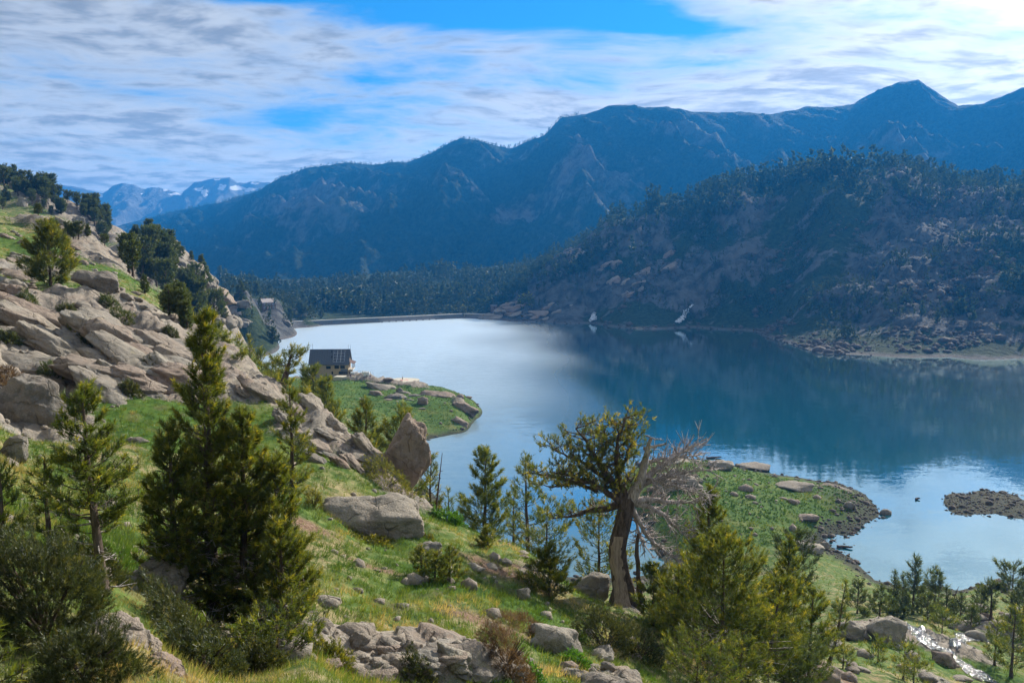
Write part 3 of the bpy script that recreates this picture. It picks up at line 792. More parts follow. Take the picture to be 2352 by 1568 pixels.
# ================================================================ placing on the ground
_ys = np.exp(np.linspace(math.log(4.0), math.log(1450.0), 900))
def hit(u, v):
    """first point of the ground seen at (u, v)"""
    c = (CY - v) / FPX
    k = math.cos(PITCH) + math.sin(PITCH) * c
    x = (u - CX) / FPX / k * _ys
    z = CAMZ + slope_of(v) * _ys
    below = np.nonzero(z < height(x, _ys)[0])[0]
    if len(below) == 0:
        return None
    i = below[0]
    return Vector((x[i], _ys[i], z[i]))

def ground(u, y, v=1000):
    c = (CY - v) / FPX
    x = (u - CX) / FPX / (math.cos(PITCH) + math.sin(PITCH) * c) * y
    return Vector((x, y, hz(x, y)))

# ---------------------------------------------------------------- rocks
def rock_np(seed, sub, planes=10, rough=0.07, p=12.0, flat=0.0):
    r = np.random.default_rng(seed)
    d, f = ico(sub)
    n = r.normal(size=(planes, 3)); n /= np.linalg.norm(n, axis=1)[:, None]
    n = np.concatenate([n, [[0, 0, 1], [0, 0, -1], [1, 0, 0], [-1, 0, 0], [0, 1, 0], [0, -1, 0]]])
    n[planes:] += r.normal(size=(6, 3)) * 0.25; n /= np.linalg.norm(n, axis=1)[:, None]
    h = r.uniform(0.70, 1.0, len(n)); h[planes] *= (1 - flat)
    t = np.maximum(d @ n.T / h, 0)
    rad = (t ** p).sum(1) ** (-1 / p)
    q = d * rad[:, None]
    ledge = fbm(q * 1.6 + seed * 3.3, 3) * 3.0                     # joints: the surface steps in and out along cracks
    step = np.floor(ledge) + sstep(.72, 1.0, ledge - np.floor(ledge))
    rad = rad * (1 + rough * .4 * fbm(d * 1.7 + seed, 4) + rough * 1.5 * step + rough * 0.7 * ridged(d * 4.1 + seed * 2, 4, .6))
    return d * rad[:, None], f

ROCK = {}
def rock_mesh(kind, k):
    if (kind, k) not in ROCK:
        sub, nv = {'big': (5, 8), 'mid': (4, 8), 'small': (3, 6), 'tiny': (2, 5)}[kind]
        k = k % nv
        if (kind, k) not in ROCK:
            v, f = rock_np(100 + k * 7 + sub * 31, sub, 20 + (k % 5) * 4, 0.030 + 0.007 * (k % 4), 50 + (k % 3) * 20)
            ROCK[(kind, k)] = mesh_np('rock', v, f, M['granite'], smooth=True)
    return ROCK[(kind, k)]

_nrock = [0]
def boulder(label, loc, size, rot=(0, 0, 0), kind='mid', k=None, group=None, name='boulder', parent=None, cat='boulder'):
    """size: half extents"""
    _nrock[0] += 1
    me = rock_mesh(kind, (_nrock[0] if k is None else k) % {'big': 8, 'mid': 8, 'small': 6, 'tiny': 5}[kind])
    o = link(name, me, parent, loc, rot, size)
    if not parent:
        tag(o, label, cat, group)
    return o

def boulder_at(label, u, v, w, h, kind='mid', k=None, rot=None, sink=0.3, depth=None, group=None, y=None):
    """u, v: middle of its foot; w, h: width and height as seen"""
    p = ground(u, y, v) if y else hit(u, v)
    s = p.y / FPX
    sx, sz = w * s / 2, h * s / 2 / (1 - sink)
    sy = depth if depth else sx * 0.8
    return boulder(label, (p.x, p.y + sy * 0.35, p.z + sz * (1 - 2 * sink)), (sx * 1.1, sy, sz * 1.05), rot or (0, 0, random.Random(int(u * 7 + v)).uniform(-.5, .5)), kind, k, group)

boulder_at('large pale granite boulder with sloping top, alone in the middle meadow', 862, 1238, 236, 104, 'big', 4, (0.05, 0.22, 0.15), 0.25)
boulder_at('tall upright cracked rock standing at the edge of the slope above the lake', 932, 1160, 112, 140, 'big', 5, (0.0, 0.42, 0.3), 0.2, y=46)
boulder_at('pointed pink and grey boulder on top of the left crag, beside the conical pine', 222, 690, 92, 46, 'big', 4, (0.1, 0.3, 0.4), 0.25, y=72)
boulder_at('pale cracked rock hump in the grass below the crag, at the left edge', 50, 975, 150, 100, 'big', 1, (0, 0.3, 0.2), 0.3, y=40)
boulder_at('rounded brown boulder in deep shade between the two nearest pines', 372, 1385, 112, 98, 'big', 3, (0, 0, 0), 0.25, y=16)
boulder('rough grey lichen-spotted rock in the bottom left corner', P(262, 1520, 8.8), (.52, .55, .50), (0.3, 0.2, 0.4), 'big', 6)
boulder('grey wedge-shaped rock at the bottom edge, right of the lichen-spotted corner rock', P(345, 1590, 8.5), (.46, .5, .46), (-0.2, 0.55, 0.5), 'big', 0)
boulder_at('grey double boulder just left of the dead pine trunk', 1362, 1378, 92, 56, 'mid', 2, (0, 0.1, 0.3), 0.25, y=39)
boulder_at('grey rounded boulder behind the meadow, left of the dead pine', 1335, 1285, 46, 40, 'mid', 3, None, 0.25, y=47)
boulder_at('small pale boulder at the foot of the dark bushy pine in the meadow', 1203, 1378, 30, 30, 'mid', 1, None, 0.2)
boulder_at('flat grey slab of rock in the heather at the bottom centre', 1278, 1500, 130, 66, 'mid', 5, (0.1, 0.1, 0.2), 0.3)
boulder_at('angular grey block on top of the flat slab in the heather', 1232, 1462, 42, 34, 'small', 2, None, 0.2)
boulder_at('pale low rock half sunk in grass right of the big meadow boulder', 985, 1275, 62, 30, 'mid', 0, None, 0.3)
boulder_at('grey smooth boulder in the gully at the bottom, right of centre', 1440, 1590, 90, 50, 'mid', 4, None, 0.25)
boulder_at('wide rounded grey rock at the bottom edge in front of the pine thicket', 1390, 1600, 110, 48, 'mid', 6, None, 0.25)
boulder_at('grey rock at the bottom edge below the right end of the pine thicket', 1880, 1585, 110, 70, 'mid', 7, None, 0.25)
boulder_at('pale steep-sided boulder above the stream, left of the broad slab', 1962, 1470, 70, 44, 'mid', 3, (0, 0.3, 0.1), 0.2)
boulder_at('broad pinkish slab above the stream below the lakeside pines', 2042, 1478, 92, 62, 'mid', 2, (0.1, 0.2, 0), 0.25)
boulder_at('flat-topped pale rock beside the lower stream channel', 2170, 1528, 60, 34, 'mid', 5, None, 0.3)
boulder_at('long pale rock lying on dark gravel at the inner bay of the right peninsula', 1859, 1196, 52, 15, 'mid', 6, (0, 0, 0.1), 0.2)
boulder_at('grey rock standing alone in shallow water off the right peninsula tip', 2036, 1186, 28, 16, 'small', 1, None, 0.2, y=182)
boulder_at('long pale boulder on the shore of the small inlet', 1862, 1262, 62, 22, 'mid', 1, (0, 0.15, -0.2), 0.25, y=151)
boulder_at('rounded rock in the water at the mouth of the small inlet', 1896, 1244, 22, 20, 'small', 3, None, 0.25, y=158)
boulder_at('dark grey boulder on the grass of the right peninsula, left of centre', 1626, 1167, 28, 22, 'small', 0, None, 0.2)
boulder_at('pale smooth rock dome at the far edge of the right peninsula', 1735, 1083, 84, 16, 'mid', 4, None, 0.3, y=222)
boulder_at('dark craggy rock hump in the grass beside the right peninsula point', 1830, 1125, 90, 16, 'mid', 0, None, 0.4)
boulder_at('rounded pale rock on the tall gravel bank of the right peninsula', 1952, 1170, 30, 20, 'small', 4, None, 0.2)
boulder_at('dark shaded rock bank behind the dead branches on the right peninsula', 1560, 1120, 110, 34, 'big', 7, None, 0.4)
boulder_at('craggy rock pile at the far left corner of the right peninsula', 1655, 1080, 70, 24, 'mid', 7, None, 0.35)
boulder_at('pointed grey boulder in the middle of the green hut peninsula', 972, 930, 26, 19, 'small', 5, None, 0.2)
boulder_at('small round boulder on the rocky ground above the peninsula meadow', 918, 903, 18, 14, 'small', 2, None, 0.2)
boulder_at('dark rock headland at the tip of the hut peninsula', 1066, 944, 66, 20, 'big', 3, (0, 0.25, -0.3), 0.5)
boulder_at('long rock whaleback behind the headland of the hut peninsula', 1010, 912, 80, 14, 'big', 4, (0, 0.2, -.2), 0.55)
boulder_at('pale ice-smoothed slab below the hut, nearest the hut', 872, 893, 62, 12, 'mid', 1, (0, 0.15, 0), 0.48)
boulder_at('broad pale slab in the upper meadow of the hut peninsula', 906, 916, 50, 12, 'mid', 3, None, 0.45)
boulder_at('pale slab sloping into the water at the end of the hut peninsula', 1058, 974, 44, 13, 'mid', 5, (0, .3, -.4), 0.45)
boulder_at('low pale slab left of centre on the hut peninsula', 862, 908, 34, 12, 'small', 3, None, 0.3)
boulder_at('square stone block perched on the grassy knoll at the left', 42, 508, 14, 16, 'small', 4, None, 0.1, y=158)
boulder_at('white boulder in the meadow in front of the big near pine', 312, 1018, 46, 14, 'small', 1, None, 0.3)
boulder_at('pale sunlit boulder at the left edge beside the young pines', 30, 1065, 66, 54, 'mid', 2, None, 0.25, y=29)

# ---------------------------------------------------------------- jointed crags: many blocks that belong to one outcrop
def outcrop(label, us, n, seed, wmin, wmax, hk=0.6, rot=(0.0, 0.35), kind='mid', sink=0.40, asp=1.0):
    """us: polygon-like list of (u, v) rows between which blocks sit"""
    rr = random.Random(seed)
    root = None
    for i in range(n):
        (u0, v0, u1, v1) = rr.choice(us)
        u = rr.uniform(u0, u1); v = rr.uniform(v0, v1)
        p = hit(u, v)
        if p is None:
            continue
        s = p.y / FPX
        w = rr.uniform(wmin, wmax) ** 1.0 * s / 2
        if root is None:
            root = thing('rock_outcrop', label, 'rock outcrop', tuple(p))
        o = boulder('', (p.x - root.location.x, p.y - root.location.y, p.z + w * hk * (1 - 2 * sink) - root.location.z),
                    (w * rr.uniform(.9, 1.5) * asp, w * rr.uniform(.7, 1.1), w * hk * rr.uniform(.7, 1.4)),
                    (rr.uniform(-.2, .2), rot[1] + rr.uniform(-.22, .22), rr.uniform(-.5, .5)), kind, rr.randrange(8), name='block', parent=root)
    return root
outcrop('big jointed granite crag with ledges and cracks on the left slope', [(0, 725, 160, 845), (100, 740, 330, 855), (230, 775, 430, 890), (330, 820, 430, 890), (180, 835, 400, 905)], 46, 3, 50, 150, 0.46, (0, 0.42), 'big', 0.60, 1.35)
outcrop('smooth granite slabs stepping down beside the tall near pine', [(640, 925, 730, 1000), (700, 975, 790, 1060), (750, 1015, 850, 1090), (560, 890, 640, 930)], 22, 5, 34, 74, 0.5, (0, 0.6), 'big', 0.60, 1.3)
outcrop('broken blocky rocks along the bottom edge, left of centre', [(730, 1470, 900, 1560), (860, 1480, 1000, 1568), (960, 1500, 1110, 1568)], 34, 8, 26, 76, 0.6, (0, 0.15), 'mid', 0.4)
outcrop('low pink rock ledge crossing the meadow below the hanging turf', [(1080, 1290, 1200, 1325), (1190, 1270, 1290, 1320)], 16, 9, 18, 44, 0.5, (0, 0.1), 'small', 0.3)
outcrop('pale rock blocks on the upper slope at the left edge', [(0, 590, 70, 640), (0, 640, 60, 680)], 10, 12, 36, 76, 0.5, (0, 0.3), 'mid', 0.45)
outcrop('lichened rocks along the crest of the grassy knoll at the left', [(0, 500, 110, 560), (90, 520, 190, 600), (150, 570, 230, 640)], 15, 13, 14, 38, 0.6, (0, 0.3), 'mid', 0.45)
outcrop('scattered rocks on the grass slope behind the conical pine', [(190, 600, 400, 720), (240, 640, 420, 740)], 16, 14, 12, 34, 0.6, (0, 0.2), 'small', 0.3)
outcrop('tumbled rocks in the gully below the broad shrub at the bottom', [(1360, 1480, 1470, 1560), (1290, 1530, 1440, 1568), (1110, 1500, 1230, 1560)], 18, 15, 26, 60, 0.65, (0, 0), 'mid', 0.3)
outcrop('rocks strewn along the stream at the lower right', [(1900, 1440, 2030, 1568), (2060, 1470, 2352, 1568), (2200, 1400, 2352, 1470)], 46, 16, 14, 46, 0.6, (0, 0), 'small', 0.3)
outcrop('bare rock knobs along the crest of the hut peninsula', [(810, 870, 900, 890), (880, 890, 960, 925), (830, 895, 900, 925), (880, 920, 990, 940)], 14, 17, 12, 28, 0.35, (0, .15), 'small', 0.42)
outcrop('steep reddish cliffs under the ridge trees at the upper left', [(120, 470, 250, 560), (180, 480, 260, 570), (0, 430, 130, 500)], 20, 18, 14, 34, 1.4, (0, 0.1), 'mid', 0.5)
outcrop('pale sunlit granite face above the trees, left of the dam', [(350, 570, 420, 620), (390, 590, 470, 650), (430, 630, 500, 690)], 26, 19, 40, 84, 0.6, (0, 0.55), 'big', 0.55)
outcrop('grey rock bluff at the water below the stone house', [(475, 700, 560, 745), (540, 740, 655, 752), (490, 722, 560, 745)], 26, 20, 16, 36, 0.8, (0, 0.1), 'mid', 0.5)
outcrop('smooth rocks at the far end of the dam', [(1115, 712, 1180, 734), (1160, 700, 1300, 734)], 16, 21, 20, 54, 0.4, (0, -0.2), 'mid', 0.5)
outcrop('pinkish granite slabs on the nose of the shaded hill', [(1180, 690, 1320, 735), (1280, 560, 1400, 640), (1380, 580, 1540, 620), (1400, 620, 1500, 690)], 34, 22, 16, 46, 0.5, (0, -0.4), 'mid', 0.6)
outcrop('vertical cliff ribs on the right of the shaded hill', [(2020, 640, 2160, 760), (2120, 640, 2280, 780), (2140, 470, 2230, 600), (1990, 560, 2120, 680)], 34, 23, 10, 28, 1.2, (0, -0.1), 'mid', 0.68)

# stones too many to count: shore gravel, scree, pebbles in the meadow
def stones(name, label, pts, sizes, seed, mat='granite'):
    r = np.random.default_rng(seed)
    d, f = ico(1)
    n = len(pts)
    V = d[None] * (1 + r.normal(size=(n, len(d), 1)) * 0.16)
    V = V * (np.array(sizes)[:, None, None]) * r.uniform(.6, 1.3, (n, 1, 3)) * np.array([1, 1, .75])
    th = r.uniform(0, 6.28, n); c, s = np.cos(th)[:, None], np.sin(th)[:, None]
    V = np.stack([V[..., 0] * c - V[..., 1] * s, V[..., 0] * s + V[..., 1] * c, V[..., 2]], -1) + np.array(pts)[:, None]
    F = (f[None] + (np.arange(n) * len(d))[:, None, None]).reshape(-1, 3)
    return tag(link(name, mesh_np(name, V.reshape(-1, 3), F, M[mat])), label, 'stones', kind='stuff')
def scatter(n, seed, a0, a1, y0, y1, accept):
    r = np.random.default_rng(seed)
    a = r.uniform(a0, a1, n); y = np.exp(r.uniform(math.log(y0), math.log(y1), n)); x = a * y
    z, rock, lush, soil, shore = height(x, y)
    w_ = accept(x, y, z, rock, lush, soil, shore)
    k = r.uniform(0, 1, n) < w_
    return np.stack([x, y, z], -1)[k], rock[k], lush[k]
sp_, _, _ = scatter(26000, 31, -0.66, 0.70, 130, 420, lambda x, y, z, r, l, so, sh: (z > -0.25) * (z < 1.6) * 0.5)
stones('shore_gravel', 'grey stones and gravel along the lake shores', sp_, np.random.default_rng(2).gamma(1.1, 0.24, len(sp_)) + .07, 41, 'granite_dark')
sp_, _, _ = scatter(9000, 32, -0.66, 0.70, 14, 130, lambda x, y, z, r, l, so, sh: 0.12 + 0.30 * (r > .45) + .3 * so)
stones('meadow_stones', 'loose stones lying in the meadow', sp_, np.random.default_rng(3).gamma(1.2, 0.085, len(sp_)) + .03, 42)
sp_, _, _ = scatter(16000, 33, 0.0, 0.70, 520, 900, lambda x, y, z, r, l, so, sh: np.clip(fbm(xyz(x, y, .012, z=3.0), 3) * 1.6, 0, 1) * (z > .5) + (z > 0) * (z < 3) * .3)
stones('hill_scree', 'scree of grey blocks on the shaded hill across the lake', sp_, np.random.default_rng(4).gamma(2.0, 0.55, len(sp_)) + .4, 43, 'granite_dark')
sp_, _, _ = scatter(20000, 35, 0.36, 0.70, 150, 215, lambda x, y, z, r, l, so, sh: (sh > .5) * (z > -.1) * .45)
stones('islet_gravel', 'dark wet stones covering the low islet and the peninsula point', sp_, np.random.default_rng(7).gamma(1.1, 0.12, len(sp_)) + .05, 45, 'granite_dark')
sp_, _, _ = scatter(1500, 34, -0.1, 0.5, 150, 360, lambda x, y, z, r, l, so, sh: (z > 1.2) * 0.60)
stones('peninsula_stones', 'small stones dotted over the green peninsulas', sp_, np.random.default_rng(5).gamma(1.6, 0.26, len(sp_)) + .12, 44)

# cairn on the crag
cp_ = ground(76, 71, 676)
cairn = thing('cairn', 'little cairn of stacked stones on the crest of the left crag', 'cairn', tuple(cp_))
zz = 0.0
for i_, (w_, h_) in enumerate([(.42, .16), (.34, .13), (.36, .10), (.22, .10), (.14, .08)]):
    link('stone', rock_mesh('small', i_), cairn, (.04 * (-1) ** i_, 0, zz + h_ + .35), (0, 0, i_ * 1.3), (w_, w_ * .8, h_)); zz += h_ * 1.75

# ================================================================ TREES
def tubes(pts, rad, sides=4):
    """pts (n,m,3), rad (n,m): tapered tubes in one array"""
    pts = np.asarray(pts, float); rad = np.asarray(rad, float)
    n, m, _ = pts.shape
    d = pts[:, -1] - pts[:, 0]; d /= np.linalg.norm(d, axis=1)[:, None] + 1e-9
    ref = np.where(np.abs(d[:, 2:3]) > 0.8, np.array([[1.0, 0, 0]]), np.array([[0, 0, 1.0]]))
    p = np.cross(d, ref); p /= np.linalg.norm(p, axis=1)[:, None]; q = np.cross(d, p)
    th = np.arange(sides) * 2 * math.pi / sides
    ring = p[:, None] * np.cos(th)[None, :, None] + q[:, None] * np.sin(th)[None, :, None]
    V = pts[:, :, None] + ring[:, None] * rad[:, :, None, None]
    idx = np.arange(n * m * sides).reshape(n, m, sides)
    nx = np.roll(idx, -1, axis=2)
    F = np.stack([idx[:, :-1], nx[:, :-1], nx[:, 1:], idx[:, 1:]], -1).reshape(-1, 4)
    return V.reshape(-1, 3), F

def tuft_mesh(C, A, k, ln, wd, r, spread=(0.25, 1.15), tint=None, axial=0.6):
    n = len(C)
    A = A / (np.linalg.norm(A, axis=1)[:, None] + 1e-9)
    ref = r.normal(size=(n, 3)); p = np.cross(A, ref); p /= np.linalg.norm(p, axis=1)[:, None] + 1e-9; q = np.cross(A, p)
    th = r.uniform(0, 6.283, (n, k)); ph = r.uniform(*spread, (n, k))
    D = A[:, None] * np.cos(ph)[..., None] + (p[:, None] * np.cos(th)[..., None] + q[:, None] * np.sin(th)[..., None]) * np.sin(ph)[..., None]
    L = ln * r.uniform(.7, 1.2, (n, k))
    S = C[:, None] + A[:, None] * (r.uniform(-axial, axial, (n, k)) * ln)[..., None]
    side = np.cross(D, r.normal(size=(n, k, 3))); side /= np.linalg.norm(side, axis=2)[..., None] + 1e-9
    side *= wd * 0.5
    V = np.stack([S - side, S + side, S + D * L[..., None]], 2).reshape(-1, 3)
    T = np.repeat(np.clip(tint if tint is not None else r.uniform(0, 1, n), 0, 1), k * 3)
    return V, np.arange(n * k * 3).reshape(-1, 3), T

PROF = {'cone': lambda r: (1 - r) ** 0.85 * np.minimum(1, .6 + r * 3) + .05,
        'column': lambda r: (1 - r) ** 0.55 * np.minimum(1, .5 + r * 2.5) * 0.9 + .05,
        'round': lambda r: np.sqrt(np.clip(1 - (1.6 * (r - .42)) ** 2, 0.06, 1)),
        'umbrella': lambda r: np.clip(0.35 + 0.8 * r, 0, 1) * np.sqrt(np.clip(1.02 - r ** 3, 0.05, 1))}

def pine_parts(seed, H, R, shape='cone', bare=0.06, whorl=0.3, nb=5, step=0.13, lean=(0, 0), gaps=0.0, up0=0.0, up1=0.60, wig=0.04, trunk_r=None, asym=(0, 0), cluster=1):
    r = np.random.default_rng(seed)
    tr = trunk_r or 0.018 * H + 0.02
    m = 9
    ts = np.linspace(0, 1, m)
    ctr = np.stack([lean[0] * H * ts ** 0.8 + np.cumsum(r.normal(size=m)) * wig * H / m, lean[1] * H * ts + np.cumsum(r.normal(size=m)) * wig * H / m, H * ts], -1)
    ctr -= ctr[0]
    trad = tr * (1 - ts) ** 0.8 + 0.006; trad[0] *= 1.35
    n_wh = max(4, int((1 - bare) * H / whorl))
    rel = np.repeat((np.arange(n_wh) + 0.3) / n_wh, nb) + r.uniform(-.4, .4, n_wh * nb) / n_wh
    rel = np.clip(rel, 0, 0.985)
    keep = r.uniform(0, 1, len(rel)) > gaps
    rel = rel[keep]
    n = len(rel)
    t = bare + (1 - bare) * rel
    p0 = np.stack([np.interp(t, ts, ctr[:, i]) for i in range(3)], -1)
    az = r.uniform(0, 6.283, n)
    L = R * PROF[shape](rel) * r.uniform(.65, 1.2, n) * (1 + asym[0] * np.cos(az) + asym[1] * np.sin(az))
    e = up0 + (up1 - up0) * rel + r.normal(size=n) * .12
    h = np.stack([np.cos(az), np.sin(az), 0 * az], -1)
    def at(s):      # branch that lifts toward its tip
        ee = e[:, None] + 0.45 * s
        return p0 + L[:, None] * s * (h * np.cos(ee * .8) + np.array([0, 0, 1.0]) * np.sin(ee * .8))
    bp = np.stack([at(s) for s in (0, .35, .7, 1.0)], 1)
    br = np.outer(np.clip(tr * .22 * (L / R) ** .8 * (1 - .4 * rel), .006, None), [1, .7, .42, .18])
    cnt = np.maximum(1, (L / step).astype(int)) * cluster
    bi = np.repeat(np.arange(n), cnt)
    s = np.clip(r.beta(1.9, 1.1, len(bi)) * 0.85 + .18, .1, 1.03)
    lat = np.stack([-np.sin(az), np.cos(az), 0 * az], -1)[bi]
    off = r.normal(size=len(bi)) * (0.30 * L[bi] * (1.12 - s)) + r.normal(size=len(bi)) * .04
    s_ = s[:, None]; ee = e[bi][:, None] + .45 * s_
    B = p0[bi] + L[bi][:, None] * s_ * (h[bi] * np.cos(ee * .8) + np.array([0, 0, 1.0]) * np.sin(ee * .8))
    C = B + lat * off[:, None] + np.array([0, 0, 1.0]) * (np.abs(off) * .35 + r.normal(size=len(bi)) * .05 * L[bi])[:, None]
    A = h[bi] * .55 + lat * np.sign(off)[:, None] * .35 + np.array([0, 0, 1.0]) * (.55 + .5 * rel[bi][:, None])
    # leader
    kt = max(3, int(.12 * H / step))
    C = np.concatenate([C, ctr[-1] * np.ones((kt, 3)) - np.array([0, 0, 1.0]) * np.linspace(0, .10 * H, kt)[:, None]])
    A = np.concatenate([A, np.tile([0, 0, 1.0], (kt, 1)) + r.normal(size=(kt, 3)) * .25])
    B = np.concatenate([B, C[-kt:]])
    out = np.concatenate([s, np.ones(kt)])
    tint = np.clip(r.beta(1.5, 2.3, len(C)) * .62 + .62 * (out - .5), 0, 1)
    return dict(trunk=(ctr, trad), bp=bp, br=br, C=C, A=A, B=B, tint=tint, r=r)

def crown_mesh(name, d, k, ln, wd, mat):
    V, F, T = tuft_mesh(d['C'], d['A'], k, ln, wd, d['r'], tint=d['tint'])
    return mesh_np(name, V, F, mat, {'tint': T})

def wood_mesh(name, tub, mat):
    V, F = [], []; b = 0
    for v, f in tub:
        V.append(v); F.append(f + b); b += len(v)
    return mesh_np(name, np.concatenate(V), np.concatenate(F), mat, smooth=True)

def pine(name, label, loc, H, R, seed, shape='cone', k=12, ln=.11, wd=.014, mat='pine_needles', group=None, twigs=True, extra=(), cat='pine tree', dead=0, **kw):
    """extra: further stems (dx, dy, H, R, seed) of the same clump"""
    root = thing(name, label, cat, tuple(loc), group=group)
    R *= 1.3; ln *= 1.3; wd *= 1.45; k = int(k * 1.1); kw['step'] = kw.get('step', .13) * .70
    extra = [(a, b, c, e * 1.25, g) for a, b, c, e, g in extra]
    Cs = []
    for dx, dy, h_, r_, sd in [(0, 0, H, R, seed)] + list(extra):
        d = pine_parts(sd, h_, r_, shape, **kw)
        o = np.array([dx, dy, hz(loc[0] + dx, loc[1] + dy) - loc[2] - 0.05 if (dx or dy) else -0.05])
        for q in ('C', 'B'):
            d[q] = d[q] + o
        d['bp'] = d['bp'] + o
        ctr, trad = d['trunk']
        v, f = tubes((ctr + o)[None], trad[None], 7)
        link('trunk', mesh_np('trunk', v, f, M['bark'], smooth=True), root)
        tb = [tubes(d['bp'], d['br'], 4)]
        if twigs and loc[1] < 30:
            tb.append(tubes(np.stack([d['B'], d['C']], 1), np.full((len(d['C']), 2), .006), 3))
        tag(link('branches', wood_mesh('branches', tb, M['bark']), root), kind='stuff')
        if dead:            # bare grey twigs low on the stem
            rr = d['r']; n = dead
            z = rr.uniform(.03, .40, n) * h_; az = rr.uniform(0, 6.28, n); Ld = rr.uniform(.3, .85, n) * r_
            p0 = np.stack([np.interp(z, ctr[:, 2], ctr[:, 0]), np.interp(z, ctr[:, 2], ctr[:, 1]), z], -1) + o
            hh = np.stack([np.cos(az), np.sin(az), rr.uniform(-.25, .15, n)], -1)
            pts = np.stack([p0, p0 + hh * (Ld * .5)[:, None], p0 + hh * Ld[:, None] + np.array([0, 0, .1]) * Ld[:, None]], 1)
            tw = [tubes(pts, np.tile([.022, .015, .006], (n, 1)), 3)]
            b2 = np.repeat(np.arange(n), 3); s2 = rr.uniform(.4, 1, 3 * n)[:, None]
            st = p0[b2] + hh[b2] * Ld[b2][:, None] * s2
            tw.append(tubes(np.stack([st, st + (hh[b2] * .3 + rr.normal(size=(3 * n, 3)) * .35) * Ld[b2][:, None] * .45], 1), np.tile([.008, .003], (3 * n, 1)), 3))
            tag(link('dead_twigs', wood_mesh('dead_twigs', tw, M['dead_wood']), root), kind='stuff')
        Cs.append(d)
    allC = {q: np.concatenate([d[q] for d in Cs]) for q in ('C', 'A', 'tint')}
    allC['r'] = Cs[0]['r']
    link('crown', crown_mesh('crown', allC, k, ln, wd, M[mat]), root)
    return root

def pine_seen(name, label, u, vtop, y, wpx, seed, shape='cone', vbase=None, **kw):
    """stands on the ground y metres ahead; reaches up to vtop; wpx wide"""
    g = ground(u, y, vbase or (vtop + 100))
    H = CAMZ + slope_of(vtop) * y - g.z
    R = wpx * y / FPX / 2
    kw.setdefault('ln', max(.09, .0042 * y)); kw.setdefault('wd', max(.013, .00052 * y))
    return pine(name, label, g, H, R, seed, shape, **kw)

# ---- the nearest trees
pine_seen('pine_tree', 'tallest near pine at the left, bushy clump of several stems with brown cones', 492, 712, 17, 205, 1, 'column', vbase=1490, k=15, ln=.10, wd=.013, whorl=.20, nb=7, step=.075, bare=.10, dead=90, up1=.75, wig=.03,
          extra=[(0.80, -0.1, 5.2, 0.95, 2), (1.50, 0.1, 4.2, 0.85, 3), (-0.6, -0.5, 3.9, 0.8, 4), (1.8, -0.9, 2.8, 0.8, 5)])
pine_seen('pine_tree', 'slender young pine with a bare lower trunk, left of the tallest near pine', 238, 880, 13, 190, 7, 'column', vbase=1375, k=15, ln=.085, wd=.011, whorl=.19, nb=7, step=.07, bare=.30, dead=14, lean=(-.05, 0))
pine_seen('pine_tree', 'young bushy pine half hidden behind the slender pine at the left', 118, 1040, 15, 140, 8, 'column', vbase=1290, k=12, ln=.09, wd=.013, whorl=.24, nb=6, step=.10)
pine_seen('pine_tree', 'young yellowish pine cut by the left edge, upper one', 12, 1060, 12, 130, 9, 'column', vbase=1350, k=12, ln=.09, wd=.012, whorl=.22, nb=6, step=.09)
pine_seen('pine_tree', 'small bright pine sprig cut by the left edge near the bottom', -18, 1370, 7.0, 120, 10, 'column', vbase=1600, k=14, ln=.07, wd=.008, whorl=.15, nb=6, step=.06)
pine_seen('pine_tree', 'low spreading pine at the foot of the tallest near pine, bottom edge', 640, 1440, 14.5, 230, 11, 'round', vbase=1580, k=14, ln=.09, wd=.012, whorl=.2, nb=7, step=.085)
pine_seen('pine_tree', 'narrow pine right behind the tallest near pine, below the hut', 668, 872, 34, 104, 12, 'column', vbase=1070, k=12, whorl=.3, nb=6, step=.14)
pine_seen('pine_tree', 'dark cone-shaped pine standing above the meadow of the hut peninsula', 842, 916, 56, 104, 13, 'cone', vbase=1050, k=12, whorl=.36, nb=6, step=.19)
pine_seen('pine_tree', 'rounded loose pine right of the dark cone-shaped pine', 925, 950, 58, 112, 14, 'round', vbase=1070, k=11, whorl=.42, nb=5, step=.22, gaps=.15)
pine_seen('pine_tree', 'full green pine against the water in the middle, left of the yellowish pine', 1110, 1032, 54, 132, 16, 'column', vbase=1250, k=12, whorl=.38, nb=6, step=.17)
pine_seen('pine_tree', 'thin yellowish pine beside the full green pine in the middle', 1212, 1046, 50, 120, 17, 'column', vbase=1250, k=10, whorl=.42, nb=5, step=.22, gaps=.2, dead=24)
pine_seen('pine_tree', 'low dark pine filling the gap under the yellowish pine', 1255, 1165, 46, 120, 18, 'round', vbase=1260, k=10, whorl=.4, nb=5, step=.2)
pine_seen('pine_tree', 'dark pine clump behind the trunk of the dead pine', 1375, 1165, 47, 130, 19, 'round', vbase=1250, k=10, whorl=.4, nb=5, step=.2)
pine_seen('pine_tree', 'dense dark little pine in the meadow, left of the dead pine', 1260, 1246, 34, 122, 20, 'cone', vbase=1400, k=14, whorl=.22, nb=7, step=.105, bare=.02)
pine_seen('pine_tree', 'small bright yellowish pine alone in the meadow', 1000, 1268, 29, 104, 21, 'cone', vbase=1430, k=13, whorl=.2, nb=6, step=.105, bare=.04, gaps=.08, extra=[(.55, .1, 1.5, .55, 22), (-.5, .1, 1.3, .5, 23)])
pine_seen('pine_tree', 'tiny pine seedling on the crest of the meadow bank', 1120, 1208, 38, 48, 24, 'cone', vbase=1250, k=12, whorl=.16, nb=6, step=.11, bare=.02)
